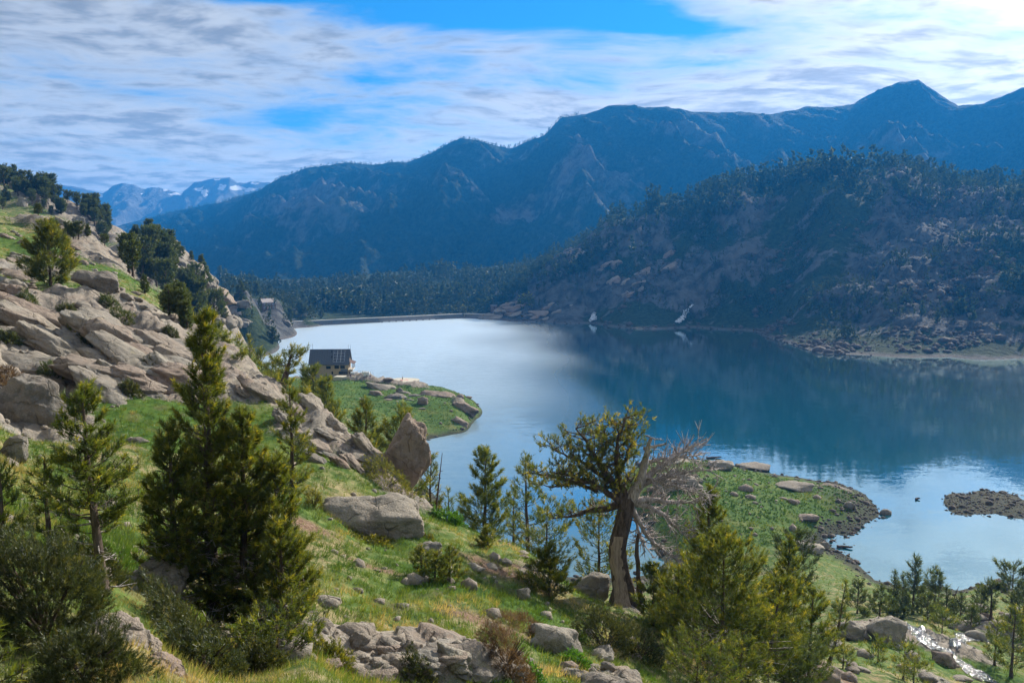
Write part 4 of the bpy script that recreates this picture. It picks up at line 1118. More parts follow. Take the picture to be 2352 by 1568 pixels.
# thicket right of the dead pine
pine_seen('pine_tree', 'tallest spire of the pine thicket right of the dead pine', 1622, 1116, 39, 195, 25, 'cone', vbase=1560, k=12, whorl=.36, nb=6, step=.105, dead=30)
pine_seen('pine_tree', 'broad sunlit pine in the middle of the thicket with bare grey twigs', 1655, 1235, 32, 299, 26, 'column', vbase=1580, k=13, whorl=.32, nb=7, step=.095, dead=60, bare=.12)
pine_seen('pine_tree', 'young pine at the left end of the thicket, next to the dead pine', 1498, 1292, 35, 109, 27, 'column', vbase=1480, k=12, whorl=.28, nb=6, step=.095)
pine_seen('pine_tree', 'dark young pine second from the left in the thicket', 1555, 1300, 34, 117, 28, 'column', vbase=1500, k=12, whorl=.28, nb=6, step=.095)
pine_seen('pine_tree', 'bright yellow-green pine spire behind the right part of the thicket', 1800, 1226, 46, 145, 29, 'cone', vbase=1560, k=12, whorl=.4, nb=6, step=.13)
pine_seen('pine_tree', 'tall pine with a leaning dark trunk in the right part of the thicket', 1752, 1330, 34, 169, 30, 'column', vbase=1590, k=12, whorl=.32, nb=6, step=.10, lean=(.12, 0), bare=.2)
pine_seen('pine_tree', 'narrow pine at the right end of the thicket with trunk showing', 1858, 1352, 40, 130, 31, 'column', vbase=1580, k=12, whorl=.36, nb=5, step=.12, bare=.16, dead=16)
pine_seen('pine_tree', 'short pine in the front right of the thicket, at the bottom edge', 1700, 1470, 27, 169, 32, 'column', vbase=1620, k=12, whorl=.26, nb=6, step=.095)
pine_seen('pine_tree', 'bushy pine at the bottom edge in front of the thicket', 1600, 1500, 25, 182, 33, 'round', vbase=1620, k=12, whorl=.26, nb=6, step=.095)
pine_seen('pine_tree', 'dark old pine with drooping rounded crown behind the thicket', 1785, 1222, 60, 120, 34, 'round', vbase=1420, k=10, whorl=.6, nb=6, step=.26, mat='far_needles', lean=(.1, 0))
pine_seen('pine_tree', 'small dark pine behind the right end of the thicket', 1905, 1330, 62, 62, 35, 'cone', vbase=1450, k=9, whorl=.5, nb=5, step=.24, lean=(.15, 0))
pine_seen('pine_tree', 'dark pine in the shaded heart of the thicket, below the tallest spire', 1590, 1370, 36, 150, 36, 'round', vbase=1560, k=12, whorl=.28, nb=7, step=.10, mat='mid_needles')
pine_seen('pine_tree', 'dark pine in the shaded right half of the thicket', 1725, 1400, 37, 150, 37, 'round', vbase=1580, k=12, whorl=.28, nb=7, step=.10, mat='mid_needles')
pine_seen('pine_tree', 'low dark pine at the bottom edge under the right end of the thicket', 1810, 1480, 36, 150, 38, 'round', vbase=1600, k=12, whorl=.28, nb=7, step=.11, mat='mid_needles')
# along the gap toward the hut
for i, (u, vt, y, w_, sh, lab) in enumerate([
        (552, 768, 78, 46, 'cone', 'narrow pine left of the two spires between the crag and the hut'), (577, 770, 84, 40, 'cone', 'sharp pine spire between the crag and the hut, right of the narrow one'),
        (607, 800, 88, 56, 'column', 'rounded pine in front of the bay left of the hut'), (632, 822, 80, 60, 'round', 'loose pine at the foot of the hut slope, left of the leaning pine'),
        (520, 770, 72, 60, 'column', 'dark pine behind the top of the tallest near pine'), (438, 708, 100, 52, 'column', 'pine rising behind the right shoulder of the crag, left of three'), (466, 728, 96, 50, 'cone', 'pine rising behind the right shoulder of the crag, middle of three'), (500, 742, 90, 52, 'column', 'pine rising behind the right shoulder of the crag, right of three'), (400, 690, 105, 50, 'round', 'round pine on the grass behind the crag'), (718, 846, 92, 62, 'round', 'round pine hiding the left end of the hut'), (748, 872, 88, 60, 'round', 'round pine below the hut windows'), (700, 836, 96, 50, 'column', 'upright pine at the left corner of the hut'), (690, 905, 62, 60, 'round', 'low bushy pine on the slab edge below the hut'), (545, 835, 66, 56, 'round', 'bushy pine on the slabs right of the tallest near pine top'), (628, 870, 70, 70, 'round', 'low pine under the leaning old pine'), (765, 925, 74, 56, 'round', 'low spreading pine right of the leaning old pine'),
        (985, 1045, 60, 50, 'round', 'half-dead pine leaning over the water beyond the upright rock'), (1030, 1120, 60, 70, 'cone', 'dark young pine at the water edge left of the full green pine'), (1180, 1120, 58, 60, 'column', 'dark pine wedged between the full green and the yellowish pine')]):
    pine_seen('pine_tree', lab, u, vt, y, w_, 60 + i, sh, vbase=vt + 120, k=9, whorl=.5, nb=5, step=.26, dead=12 if 'dead' in lab else 0)
# old pine with a leaning trunk in front of the hut
pine_seen('pine_tree', 'old pine with a thick dark leaning trunk and rounded crown in front of the hut', 648, 812, 66, 92, 71, 'umbrella', vbase=960, k=10, whorl=.42, nb=7, step=.20, lean=(.30, 0), bare=.42, trunk_r=.36, gaps=.1, up0=-.2, up1=.6)
pine_seen('pine_tree', 'conical pine standing alone on the crag at the left', 118, 512, 78, 112, 72, 'column', vbase=680, k=12, whorl=.42, nb=7, step=.19, bare=.01)
# lakeside group at the lower right
LS = [(2005, 1362, 112, 46, 'cone', 'dark conical pine second in the lakeside row'), (2040, 1368, 110, 44, 'column', 'pine with thin crown before the pair of lakeside spires'), (2115, 1352, 114, 46, 'cone', 'narrow pine close behind the tallest lakeside pine'), (2190, 1385, 112, 42, 'column', 'low pine at the foot of the leaning dead stem'), (2078, 1376, 108, 46, 'column', 'leafy pine in front of the pair of lakeside spires'), (2150, 1385, 110, 46, 'cone', 'small cone-shaped pine under the round-topped lakeside pine'),
      (1968, 1332, 110, 62, 'column', 'first pine of the lakeside row, broad and dark'), (2050, 1310, 118, 38, 'cone', 'slim pine spire of the lakeside row, left one of a pair'), (2070, 1318, 117, 36, 'cone', 'slim pine spire of the lakeside row, right one of a pair'),
      (2095, 1278, 112, 64, 'column', 'tallest pine of the lakeside row'), (2020, 1345, 108, 50, 'column', 'pine filling the lakeside row left of the pair of spires'), (2145, 1322, 118, 80, 'umbrella', 'round-topped pine right of the tallest lakeside pine'),
      (2130, 1360, 108, 50, 'column', 'low pine in front of the round-topped lakeside pine'), (2172, 1345, 112, 44, 'cone', 'slim pine right of the round-topped lakeside pine'), (2205, 1365, 110, 52, 'cone', 'short conical pine right of the leaning dead stem'),
      (2250, 1352, 114, 44, 'round', 'dark compact pine between the lakeside row and the umbrella pine'), (2322, 1300, 110, 96, 'umbrella', 'umbrella-shaped pine with a clear dark trunk at the right'), (2275, 1340, 112, 56, 'umbrella', 'thin open pine left of the umbrella-shaped pine'),
      (2350, 1340, 104, 60, 'round', 'pine cut by the right edge behind the umbrella-shaped pine'), (2165, 1402, 84, 92, 'column', 'bushy pine with several stems beside the stream'), (2330, 1392, 74, 110, 'column', 'large dark pine at the right edge above the stream bend'),
      (2290, 1420, 78, 70, 'column', 'pine left of the large dark pine at the right edge'), (2080, 1480, 62, 92, 'round', 'bushy young pine at the bottom edge left of the stream'), (2020, 1470, 66, 60, 'round', 'small pine shrub below the broad pinkish slab'), (2105, 1520, 58, 80, 'round', 'low pine shrub at the bottom edge beside the bushy young pine'),
      (1940, 1490, 60, 46, 'round', 'little pine below the steep-sided pale boulder'), (1925, 1395, 100, 40, 'cone', 'small dark pine on the slope left of the lakeside row'), (1985, 1400, 104, 36, 'cone', 'small pine at the foot of the first lakeside pine'), (2060, 1400, 106, 44, 'round', 'dark bushy pine under the pair of spires'), (2230, 1390, 104, 40, 'round', 'low dark pine under the short conical lakeside pine')]
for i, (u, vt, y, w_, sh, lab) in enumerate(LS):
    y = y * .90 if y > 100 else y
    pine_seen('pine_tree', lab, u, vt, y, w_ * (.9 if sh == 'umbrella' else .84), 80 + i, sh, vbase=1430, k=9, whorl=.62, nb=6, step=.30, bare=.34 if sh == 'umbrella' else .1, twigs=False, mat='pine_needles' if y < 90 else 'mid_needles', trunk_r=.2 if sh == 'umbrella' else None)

# ---- mid and far pines: one of each kind, then copies
KIT = {}
def kit(nm, seed, shape, k, ln, wd, mat, **kw):
    d = pine_parts(seed, 1.0, kw.pop('R', .28), shape, **kw)
    ctr, trad = d['trunk']
    tv, tf = tubes(ctr[None], trad[None], 5)
    tw = wood_mesh('trunk', [(tv, tf), tubes(d['bp'], d['br'], 3)], M['bark'])
    cr = crown_mesh('crown', d, k, ln, wd, M[mat])
    KIT[nm] = (tw, cr, d)
for j in range(4):
    kit('mid_cone%d' % j, 200 + j, 'cone' if j % 2 else 'column', 8, .060, .020, 'mid_needles', R=.28 + .03 * j, whorl=.055, nb=6, step=.028, bare=.05)
    kit('mid_round%d' % j, 210 + j, ('round', 'umbrella')[j % 2], 8, .062, .022, 'mid_needles', R=.38 + .03 * j, whorl=.065, nb=7, step=.030, bare=.2 + .05 * j, lean=(.08 * (j - 1.5), 0), gaps=.1)
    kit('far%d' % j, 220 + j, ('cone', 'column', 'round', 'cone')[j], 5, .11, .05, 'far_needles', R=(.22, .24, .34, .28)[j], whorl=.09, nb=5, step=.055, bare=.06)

def stand(kind, p, H, rz, label, group):
    tw, cr, _ = KIT[kind]
    o = thing('pine_tree', label, 'pine tree', (p[0], p[1], p[2] - .02 * H), (0, 0, rz), (H, H, H), group)
    link('trunk', tw, o); link('crown', cr, o)
    return o

def hits(poly, n, seed):
    """ground points whose picture falls in one of the (u0, v0, u1, v1) boxes"""
    rr = random.Random(seed); out = []
    for _ in range(n):
        u0, v0, u1, v1 = rr.choice(poly)
        p = hit(rr.uniform(u0, u1), rr.uniform(v0, v1))
        if p is not None and p.z > 1.0:
            out.append(p)
    return out
rr_ = random.Random(5)
def grove(poly, n, seed, place, group, hmin, hmax, kinds):
    """pines of one place; each label says size, crown shape and where in the stand it is"""
    ps = sorted(hits(poly, n, seed), key=lambda q: q.x / q.y)
    for i, p in enumerate(ps):
        kd = rr_.choice(kinds); f = rr_.uniform(0, 1)
        size = 'small' if f < .33 else 'medium-sized' if f < .67 else 'tall'
        crown = 'round-crowned' if 'round' in kd or kd == 'far2' else 'pointed'
        t5 = i * 5 // max(1, len(ps))
        part = ('at the left end', 'left of the middle', 'in the middle', 'right of the middle', 'at the right end')[t5]
        stand(kd, p, (hmin + f * (hmax - hmin)) * p.y / FPX, rr_.uniform(0, 6.28), '%s %s pine %s of %s' % (size, crown, part, place), group)
MC = ['mid_cone%d' % j for j in range(4)]; MR = ['mid_round%d' % j for j in range(4)]
grove([(0, 395, 60, 430), (40, 415, 130, 450), (100, 435, 200, 470), (190, 465, 250, 520)], 110, 1, 'the tree row on the upper left ridge', 'pines on the upper left ridge', 26, 46, MC + MR + MR)
grove([(0, 440, 240, 500), (100, 480, 260, 560), (230, 520, 330, 600)], 46, 2, 'the cliffs under the upper left ridge', 'pines on the upper left cliffs', 20, 38, MC + MR)
grove([(240, 560, 350, 640), (290, 570, 400, 660), (330, 600, 440, 720), (380, 660, 480, 740), (420, 700, 520, 760)], 46, 3, 'the grove on the left slope', 'pines of the left slope grove', 40, 84, MC + MR + MC)
grove([(330, 535, 420, 565), (400, 550, 470, 610), (450, 600, 520, 660)], 16, 4, 'the top edge of the pale granite face', 'pines on the pale granite face', 26, 42, MR + MC)
grove([(500, 640, 600, 700), (560, 640, 700, 684), (655, 690, 740, 735), (500, 620, 560, 680)], 36, 6, 'the wooded slope behind the stone house', 'pines behind the stone house', 22, 36, MC + ['far0', 'far1', 'far3'])

grove([(1640, 418, 1760, 450), (1740, 402, 1860, 430), (1800, 400, 1960, 435), (1930, 402, 2090, 440), (2080, 402, 2200, 460), (2290, 440, 2352, 465), (1480, 470, 1660, 500)], 50, 9, 'the crest of the shaded hill', 'pines on the crest of the shaded hill', 16, 30, ['far0', 'far1', 'far2', 'far3', 'mid_round0', 'mid_round2'])

# ---- slopes across the lake: 260 of the largest as trees, the rest as one mass
def dens_far(x, y, z, rock, lush, soil, shore):
    right = sstep(-20, 60, x)
    nz = fbm(xyz(x, y, .016, z=8.0), 4)
    u = CX + FPX * x / y
    knoll = (u < 1290) & (y > 905)
    crest = sstep(95, 150, z) * right
    w_ = np.clip(.40 + 2.5 * nz - .30 * (rock > .62) + .6 * crest, 0.05, 1) * (z > 5)
    w_ = np.where(knoll, .95, w_)
    w_ = np.where((u < 640) & (y < 900), .25, w_)
    return w_ * np.clip(1 - .9 * lush, 0, 1)
fp_, fr_, fl_ = scatter(17500, 77, -0.36, 0.72, 560, 1290, dens_far)
r_ = np.random.default_rng(6)
fh_ = r_.uniform(5.0, 11.0, len(fp_)) * (1 + .20 * sstep(80, 120, fp_[:, 2])) * np.where(fp_[:, 1] > 905, 1.25, 1.0)
fh_ = fh_ * np.where(fp_[:, 1] > 905, 1.35 + .9 * fbm(xyz(fp_[:, 0], fp_[:, 1], .012, z=2.5), 3), 1.0)
order = np.argsort(-fh_ / fp_[:, 1])
PX_SEEN = []
ind, mass = [], []
for i in order:
    x, y, z = fp_[i]
    (ind if len(ind) < 10 and y < 900 else mass).append(i)
for i in ind:
    lab, grp = (('dark pine on the shaded hill across the lake', 'pines on the shaded hill') if fp_[i][0] > 20 else ('pine in the forest near the dam', 'pines near the dam'))
    stand(rr_.choice(['far0', 'far1', 'far2', 'far3', 'far2']), fp_[i], fh_[i], rr_.uniform(0, 6.28), lab, grp)

def forest(name, label, pts, hs, seed, nseg=5, per=10):
    """far conifers built as one mass of needle clumps with stems"""
    r = np.random.default_rng(seed)
    n = len(pts)
    t = r.uniform(.06, 1, (n, per)); az = r.uniform(0, 6.28, (n, per))
    wide = r.uniform(.16, .30, (n, 1))
    rad = wide * (1 - t) ** .75 * np.sqrt(r.uniform(.25, 1, (n, per))) + .01
    C = np.stack([np.cos(az) * rad, np.sin(az) * rad, t], -1) * hs[:, None, None] + pts[:, None]
    A = np.stack([np.cos(az), np.sin(az), 0.7 + 0 * az], -1)
    V, F, T = [], [], []
    C = C.reshape(-1, 3); A = A.reshape(-1, 3)
    hh = np.repeat(hs, per)
    r2 = np.random.default_rng(seed + 1)
    m = len(C); k = 4
    A /= np.linalg.norm(A, axis=1)[:, None]
    D = A[:, None] + r2.normal(size=(m, k, 3)) * .6
    side = np.cross(D, r2.normal(size=(m, k, 3))); side /= np.linalg.norm(side, axis=2)[..., None]
    S = C[:, None] - D * (hh * .05)[:, None, None]
    V = np.stack([S - side * (hh * .066)[:, None, None], S + side * (hh * .066)[:, None, None], S + D * (hh * .13)[:, None, None]], 2).reshape(-1, 3)
    T = np.repeat(np.repeat(r2.beta(1.6, 2.4, n), per) * .7 + r2.uniform(0, .3, m), k * 3)
    return tag(link(name, mesh_np(name, V, np.arange(len(V)).reshape(-1, 3), M['far_needles'], {'tint': T})), label, 'forest', kind='stuff')
mi = np.array(mass)
forest('forest', 'dense pine forest on the knoll behind the dam and across the shaded hill', fp_[mi], fh_[mi], 8)
# tree fringe along the far ridge
u_, a_, ry_, rz_ = MTINFO
q_ = np.random.default_rng(9)
uu = q_.uniform(330, 1330, 900); tt = q_.uniform(.0, 1.0, 900) ** 2
pa = np.interp(uu, u_, a_); py_ = np.interp(uu, u_, ry_); pz = np.interp(uu, u_, rz_)
fr = np.stack([pa * py_, py_, pz - 9], -1)
forest('ridge_forest', 'fringe of tiny pines along the far mountain ridge', fr, q_.uniform(9, 20, 900), 12, per=8)

# ================================================================ the old half-dead pine
def old_pine():
    y0 = 38.0
    g = ground(1432, y0, 1392)
    s = y0 / FPX
    root = thing('old_pine', 'huge old pine, half alive on the left and bare grey branches on the right', 'pine tree', tuple(g))
    rr = np.random.default_rng(42)
    def L(u, v, dy=0.0):
        q = P(u, v, y0)
        return np.array([q[0] - g.x, dy, q[2] - g.z])
    def smooth_path(pts, n):
        pts = np.array(pts, float)
        d = np.concatenate([[0], np.cumsum(np.linalg.norm(np.diff(pts, axis=0), axis=1))]); d /= d[-1]
        t = np.linspace(0, 1, n)
        # Catmull-like smoothing
        q = np.stack([np.interp(t, d, pts[:, i]) for i in range(3)], -1)
        for _ in range(2):
            q[1:-1] = (q[:-2] + 2 * q[1:-1] + q[2:]) / 4
        return q
    def limb(pts, r0, r1, n=10, sides=7, name='limb', mat='bark', wob=.03):
        q = smooth_path(pts, n)
        q[1:-1] += rr.normal(size=(n - 2, 3)) * wob
        v, f = [], []
        rad = np.linspace(r0, r1, n)
        tb = []
        th = np.arange(sides) * 2 * math.pi / sides
        T = np.gradient(q, axis=0); T /= np.linalg.norm(T, axis=1)[:, None]
        ref = np.array([0.3, 1.0, 0.2]); p = np.cross(T, ref); p /= np.linalg.norm(p, axis=1)[:, None]; w_ = np.cross(T, p)
        ring = p[:, None] * np.cos(th)[None, :, None] + w_[:, None] * np.sin(th)[None, :, None]
        bump = 1 + .16 * rr.normal(size=(n, sides, 1)) * .6
        V = q[:, None] + ring * rad[:, None, None] * bump
        idx = np.arange(n * sides).reshape(n, sides); nx = np.roll(idx, -1, 1)
        F = np.stack([idx[:-1], nx[:-1], nx[1:], idx[1:]], -1).reshape(-1, 4)
        link(name, mesh_np(name, V.reshape(-1, 3), F, M[mat], smooth=True), root)
        return q
    # trunk with buttress foot
    z = np.linspace(0, 1, 22)
    top = L(1438, 1140)
    ctr = np.stack([top[0] * z - .30 * np.sin(z * 3.14) + .08 * np.sin(z * 9), .1 * np.sin(z * 6), top[2] * z], -1)
    rad = (0.45 + .30 * np.exp(-z * 9) - .10 * z)
    n, sd = 22, 28
    th = np.arange(sd) * 2 * math.pi / sd
    flute = 1 + .10 * np.cos(3 * th[None] + 2 * z[:, None]) + .06 * np.cos(7 * th[None] + 4 * z[:, None]) + .16 * np.exp(-z[:, None] * 7) * np.cos(5 * th[None]) + rr.normal(size=(n, sd)) * .03
    V = np.stack([ctr[:, None, 0] + np.cos(th)[None] * rad[:, None] * flute, ctr[:, None, 1] + np.sin(th)[None] * rad[:, None] * flute, np.repeat(ctr[:, 2:3], sd, 1)], -1)
    V[0, :, 2] -= .35
    idx = np.arange(n * sd).reshape(n, sd); nx = np.roll(idx, -1, 1)
    F = np.stack([idx[:-1], nx[:-1], nx[1:], idx[1:]], -1).reshape(-1, 4)
    tr = link('trunk', mesh_np('trunk', V.reshape(-1, 3), F, M['bark'], smooth=True), root)
    # stripped pale wood on the near side: proud of the bark, ragged edge
    zs = slice(1, 15); ks = np.arange(17, 24)
    Vb = (V[zs][:, ks] - ctr[zs][:, None]) * 1.045 + ctr[zs][:, None]
    nb_, kb = Vb.shape[:2]
    Vb[:, 0] += rr.normal(size=(nb_, 3)) * .04; Vb[:, -1] += rr.normal(size=(nb_, 3)) * .04
    i2 = np.arange(nb_ * kb).reshape(nb_, kb)
    F2 = np.stack([i2[:-1, :-1], i2[:-1, 1:], i2[1:, 1:], i2[1:, :-1]], -1).reshape(-1, 4)
    o = link('bare_wood', mesh_np('bare_wood', Vb.reshape(-1, 3), F2, M['bare_wood'], smooth=True), tr); o['label'] = 'pale strip of trunk stripped of its bark'
    limb([L(1470, 1385, .1), L(1468, 1330, -.1), L(1462, 1270, -.1), L(1466, 1225, 0)], .16, .07, 8, name='split_stem')
    # roots
    for du, dy in ((-30, -.5), (25, -.6), (40, .2), (-12, -.8)):
        limb([L(1432 + du * .3, 1378, dy * .4), L(1432 + du, 1392, dy), L(1432 + du * 1.7, 1400, dy * 1.6)], .14, .04, 6, 6, 'root', 'dead_wood')
    # living limbs and their leafy ends (upper left)
    live = [([(1438, 1150), (1405, 1105), (1372, 1060), (1345, 1010), (1320, 978)], .24), ([(1440, 1150), (1418, 1090), (1412, 1030), (1425, 985), (1430, 955)], .20), ([(1430, 1155), (1385, 1120), (1330, 1090), (1280, 1070)], .18),
            ([(1425, 1160), (1370, 1172), (1318, 1192), (1275, 1200)], .20), ([(1418, 1080), (1445, 1050), (1455, 1010), (1446, 985)], .10), ([(1372, 1060), (1400, 1030), (1390, 990)], .08), ([(1345, 1100), (1310, 1120), (1270, 1135)], .09), ([(1385, 1120), (1420, 1115), (1450, 1105)], .09), ([(1400, 1108), (1350, 1062), (1300, 1040), (1268, 1022)], .12), ([(1372, 1130), (1320, 1108), (1262, 1092), (1215, 1086)], .11)]
    C, A, B = [], [], []
    tw = []
    for k, (pp, r0) in enumerate(live):
        dys = np.linspace(0, rr.uniform(-1.4, 1.4), len(pp))
        q = limb([L(u, v, d) for (u, v), d in zip(pp, dys)], r0, .03, 12)
        for j in range(3, 12):
            for _ in range(3 if k < 4 else 2):
                dr = rr.normal(size=3); dr[2] = abs(dr[2]) * .7 + .1; dr /= np.linalg.norm(dr)
                ln = rr.uniform(.45, 1.15) * (1.1 if k < 3 else .8)
                if k == 3:
                    ln *= .7
                e = q[j] + dr * ln
                tw.append([q[j], q[j] + dr * ln * .5 + rr.normal(size=3) * .06, e])
                nt = int(rr.uniform(5, 10)) if k != 3 else int(rr.uniform(1, 4))
                c = e + rr.normal(size=(nt, 3)) * np.array([.26, .26, .17])
                C.append(c); A.append(np.tile(dr * .6 + np.array([0, 0, .8]), (nt, 1)) + rr.normal(size=(nt, 3)) * .3); B.append(np.tile(e - dr * .25, (nt, 1)))
    tw = np.array(tw)
    C = np.concatenate(C); A = np.concatenate(A); B = np.concatenate(B)
    tag(link('branches', wood_mesh('branches', [tubes(tw, np.tile([.035, .022, .010], (len(tw), 1)), 4), tubes(np.stack([B, C], 1), np.full((len(C), 2), .008), 3)], M['bark']), root), kind='stuff')
    Vt, Ft, Tt = tuft_mesh(C, A, 16, .19, .030, rr, tint=rr.beta(1.6, 1.9, len(C)))
    link('crown', mesh_np('crown', Vt, Ft, M['pine_needles'], {'tint': Tt}), root)
    # dead limbs: the broken top and the sprays to the right
    dead = [([(1448, 1150), (1465, 1105), (1478, 1060), (1480, 1020), (1486, 996)], .26, .05, 0), ([(1480, 1030), (1500, 1018), (1520, 1008)], .08, .03, 0), ([(1484, 1000), (1500, 1002), (1515, 998)], .04, .012, 0),
            ([(1462, 1130), (1500, 1085), (1540, 1060), (1580, 1040), (1612, 1030)], .17, .02, 6), ([(1465, 1120), (1510, 1100), (1560, 1085), (1630, 1080)], .12, .02, 6), ([(1455, 1148), (1510, 1150), (1570, 1155), (1600, 1160)], .20, .02, 4),
            ([(1452, 1150), (1490, 1165), (1530, 1185), (1555, 1215), (1578, 1235)], .17, .02, 5), ([(1450, 1160), (1468, 1200), (1492, 1240), (1530, 1265), (1560, 1290)], .13, .02, 5), ([(1455, 1165), (1462, 1200), (1480, 1250), (1490, 1270)], .08, .015, 3),
            ([(1470, 1090), (1520, 1110), (1570, 1120), (1620, 1135)], .10, .015, 6), ([(1440, 1150), (1415, 1165), (1385, 1185)], .08, .02, 2), ([(1475, 1060), (1510, 1060), (1560, 1055), (1600, 1060)], .08, .012, 5)]
    tw = []
    for pp, r0, r1, nsp in dead:
        dys = np.linspace(0, rr.uniform(-1.3, 1.3), len(pp))
        q = limb([L(u, v, d) for (u, v), d in zip(pp, dys)], r0 * 1.15, r1 * 1.6, 11, 6, 'dead_limb', 'dead_wood', .025)
        ax = q[-1] - q[0]; ax /= np.linalg.norm(ax)
        for j in range(2, 11):
            for _ in range(nsp):
                dr = ax * .65 + rr.normal(size=3) * .6 + np.array([0, 0, .22]); dr /= np.linalg.norm(dr)
                ln = rr.uniform(.3, 1.2)
                m_ = q[j] + dr * ln * .5 + rr.normal(size=3) * .11
                e = q[j] + dr * ln + np.array([0, 0, .06])
                tw.append([q[j], m_, e])
                for _ in range(2):
                    d2 = dr + rr.normal(size=3) * .5; tw.append([m_, m_ + d2 * ln * .22, m_ + d2 * ln * .45])
    tw = np.array(tw)
    tag(link('dead_twigs', wood_mesh('dead_twigs', [tubes(tw, np.tile([.030, .020, .009], (len(tw), 1)), 3)], M['dead_wood']), root), kind='stuff')
    return root
old_pine()

# bare dead stems by the lake
def snag(label, u, vtop, y, lean, seed):
    g = ground(u, y, vtop + 80); H = CAMZ + slope_of(vtop) * y - g.z
    rr = np.random.default_rng(seed)
    root = thing('dead_tree', label, 'dead tree', tuple(g))
    t = np.linspace(0, 1, 8)
    ctr = np.stack([lean * H * t, 0 * t, H * t], -1)
    v, f = tubes(ctr[None], (.12 * (1 - t) + .02)[None], 6)
    link('trunk', mesh_np('trunk', v, f, M['timber_dark'], smooth=True), root)
    n = 22; z = rr.uniform(.3, .95, n); az = rr.uniform(0, 6.28, n)
    p0 = np.stack([lean * H * z, 0 * z, H * z], -1); d = np.stack([np.cos(az), np.sin(az), .3 + 0 * az], -1) * (rr.uniform(.3, 1.1, n) * (1.1 - z))[:, None]
    tag(link('branches', wood_mesh('branches', [tubes(np.stack([p0, p0 + d], 1), np.tile([.03, .012], (n, 1)), 3)], M['timber_dark']), root), kind='stuff')
snag('thin bare dead stem standing behind the lakeside row', 2152, 1328, 118, .08, 1)
snag('thin dead stem leaning right, between two lakeside pines', 2178, 1345, 112, .35, 2)
snag('grey twisted dead pine top beside the upright rock', 988, 1040, 58, .12, 3)

# ================================================================ shrubs and ground plants
def shrub(label, u, v, wpx, hpx, mat, seed, n=500, k=8, ln=.08, wd=.012, y=None, cat='shrub', name='shrub', dome=.5, stem=True, tint=None):
    g = ground(u, y, v) if y else hit(u, v)
    s = g.y / FPX
    rx, h = wpx * s / 2, hpx * s
    r = np.random.default_rng(seed)
    root = thing(name, label, cat, tuple(g))
    az = r.uniform(0, 6.283, n); el = np.arcsin(r.uniform(0.0, 1, n)); rad = r.uniform(.55, 1.0, n) ** .6
    lump = 1 + .55 * perlin(np.stack([np.cos(az) * 1.8 + seed, np.sin(az) * 1.8, el * 2], -1))
    C = np.stack([np.cos(az) * np.cos(el) * rx * rad * lump, np.sin(az) * np.cos(el) * rx * .8 * rad * lump, np.sin(el) * h * rad * lump], -1)
    gx, gy = g.x + C[:, 0], g.y + C[:, 1]
    C[:, 2] += height(gx, gy)[0] - g.z
    A = np.stack([np.cos(az) * np.cos(el), np.sin(az) * np.cos(el), np.sin(el) + .6], -1)
    V, F, T = tuft_mesh(C, A, k, ln, wd, r, tint=(tint if tint is not None else r.beta(1.5, 2, n)) * np.ones(n))
    link('foliage', mesh_np('foliage', V, F, M[mat], {'tint': T}), root)
    if stem:
        m_ = 14; a2 = r.uniform(0, 6.28, m_)
        e = np.stack([np.cos(a2) * rx * .7, np.sin(a2) * rx * .5, h * r.uniform(.4, .8, m_)], -1)
        tag(link('stems', wood_mesh('stems', [tubes(np.stack([e * 0, e * .5 + [0, 0, .05], e], 1), np.tile([.025, .016, .006], (m_, 1)), 4)], M['bark']), root), kind='stuff')
    return root
shrub('dark spreading juniper filling the bottom left corner', 105, 1500, 330, 250, 'juniper_leaves', 1, 4200, 14, .06, .0075, y=9.2)
shrub('dark juniper behind the corner rock, under the slender pine', 180, 1330, 230, 90, 'juniper_leaves', 2, 1500, 10, .08, .014, y=14)
shrub('shaded juniper mat under the tallest near pine', 430, 1500, 210, 110, 'juniper_leaves', 3, 1900, 11, .07, .010, y=13.5)
shrub('dark juniper between the corner rocks and the tallest near pine', 470, 1575, 190, 110, 'juniper_leaves', 31, 1800, 12, .06, .009, y=11)
shrub('low dark juniper along the bottom edge under the corner rocks', 200, 1640, 260, 120, 'juniper_leaves', 32, 2300, 13, .05, .006, y=7.6)
shrub('dull heather bush at the bottom edge right of the corner rocks', 590, 1590, 150, 90, 'juniper_leaves', 33, 1100, 10, .07, .013, y=12.5)
shrub('yellow-green broom bush at the bottom edge, right of the low spreading pine', 770, 1568, 92, 70, 'broom_leaves', 4, 800, 9, .07, .014, y=17)
shrub('small yellow-green bush at the right flank of the tallest near pine', 722, 1165, 44, 50, 'broom_leaves', 5, 300, 8, .09, .018)
shrub('bright green leafy plants on the slope edge beside the upright rock', 1030, 1200, 84, 26, 'dock_leaves', 6, 420, 7, .14, .06, name='leafy_plant', cat='plant')
shrub('broad dark grey-green shrub above the gully, below the dead pine', 1392, 1492, 150, 96, 'juniper_leaves', 7, 1900, 9, .075, .022)
shrub('dark shrub at the left foot of the pine thicket', 1470, 1510, 130, 80, 'juniper_leaves', 8, 1400, 9, .08, .02)
shrub('brown dry heather clump at the bottom centre', 1165, 1530, 130, 80, 'heather_twigs', 9, 1300, 9, .10, .008)
shrub('low brown heather mat on the meadow bank above the slab', 1215, 1445, 150, 26, 'heather_twigs', 10, 1100, 8, .10, .009, stem=False)
shrub('low green juniper mat on the slope left of the upright rock', 892, 1118, 128, 44, 'broom_leaves', 11, 1300, 9, .09, .02, tint=None)
shrub('flowering yellow spurge at the foot of the big meadow boulder', 855, 1248, 92, 18, 'broom_leaves', 12, 260, 8, .09, .03, cat='plant', name='spurge_plant')
shrub('small spurge tuft right of the big meadow boulder', 985, 1240, 30, 16, 'broom_leaves', 13, 70, 8, .09, .03, cat='plant', name='spurge_plant')
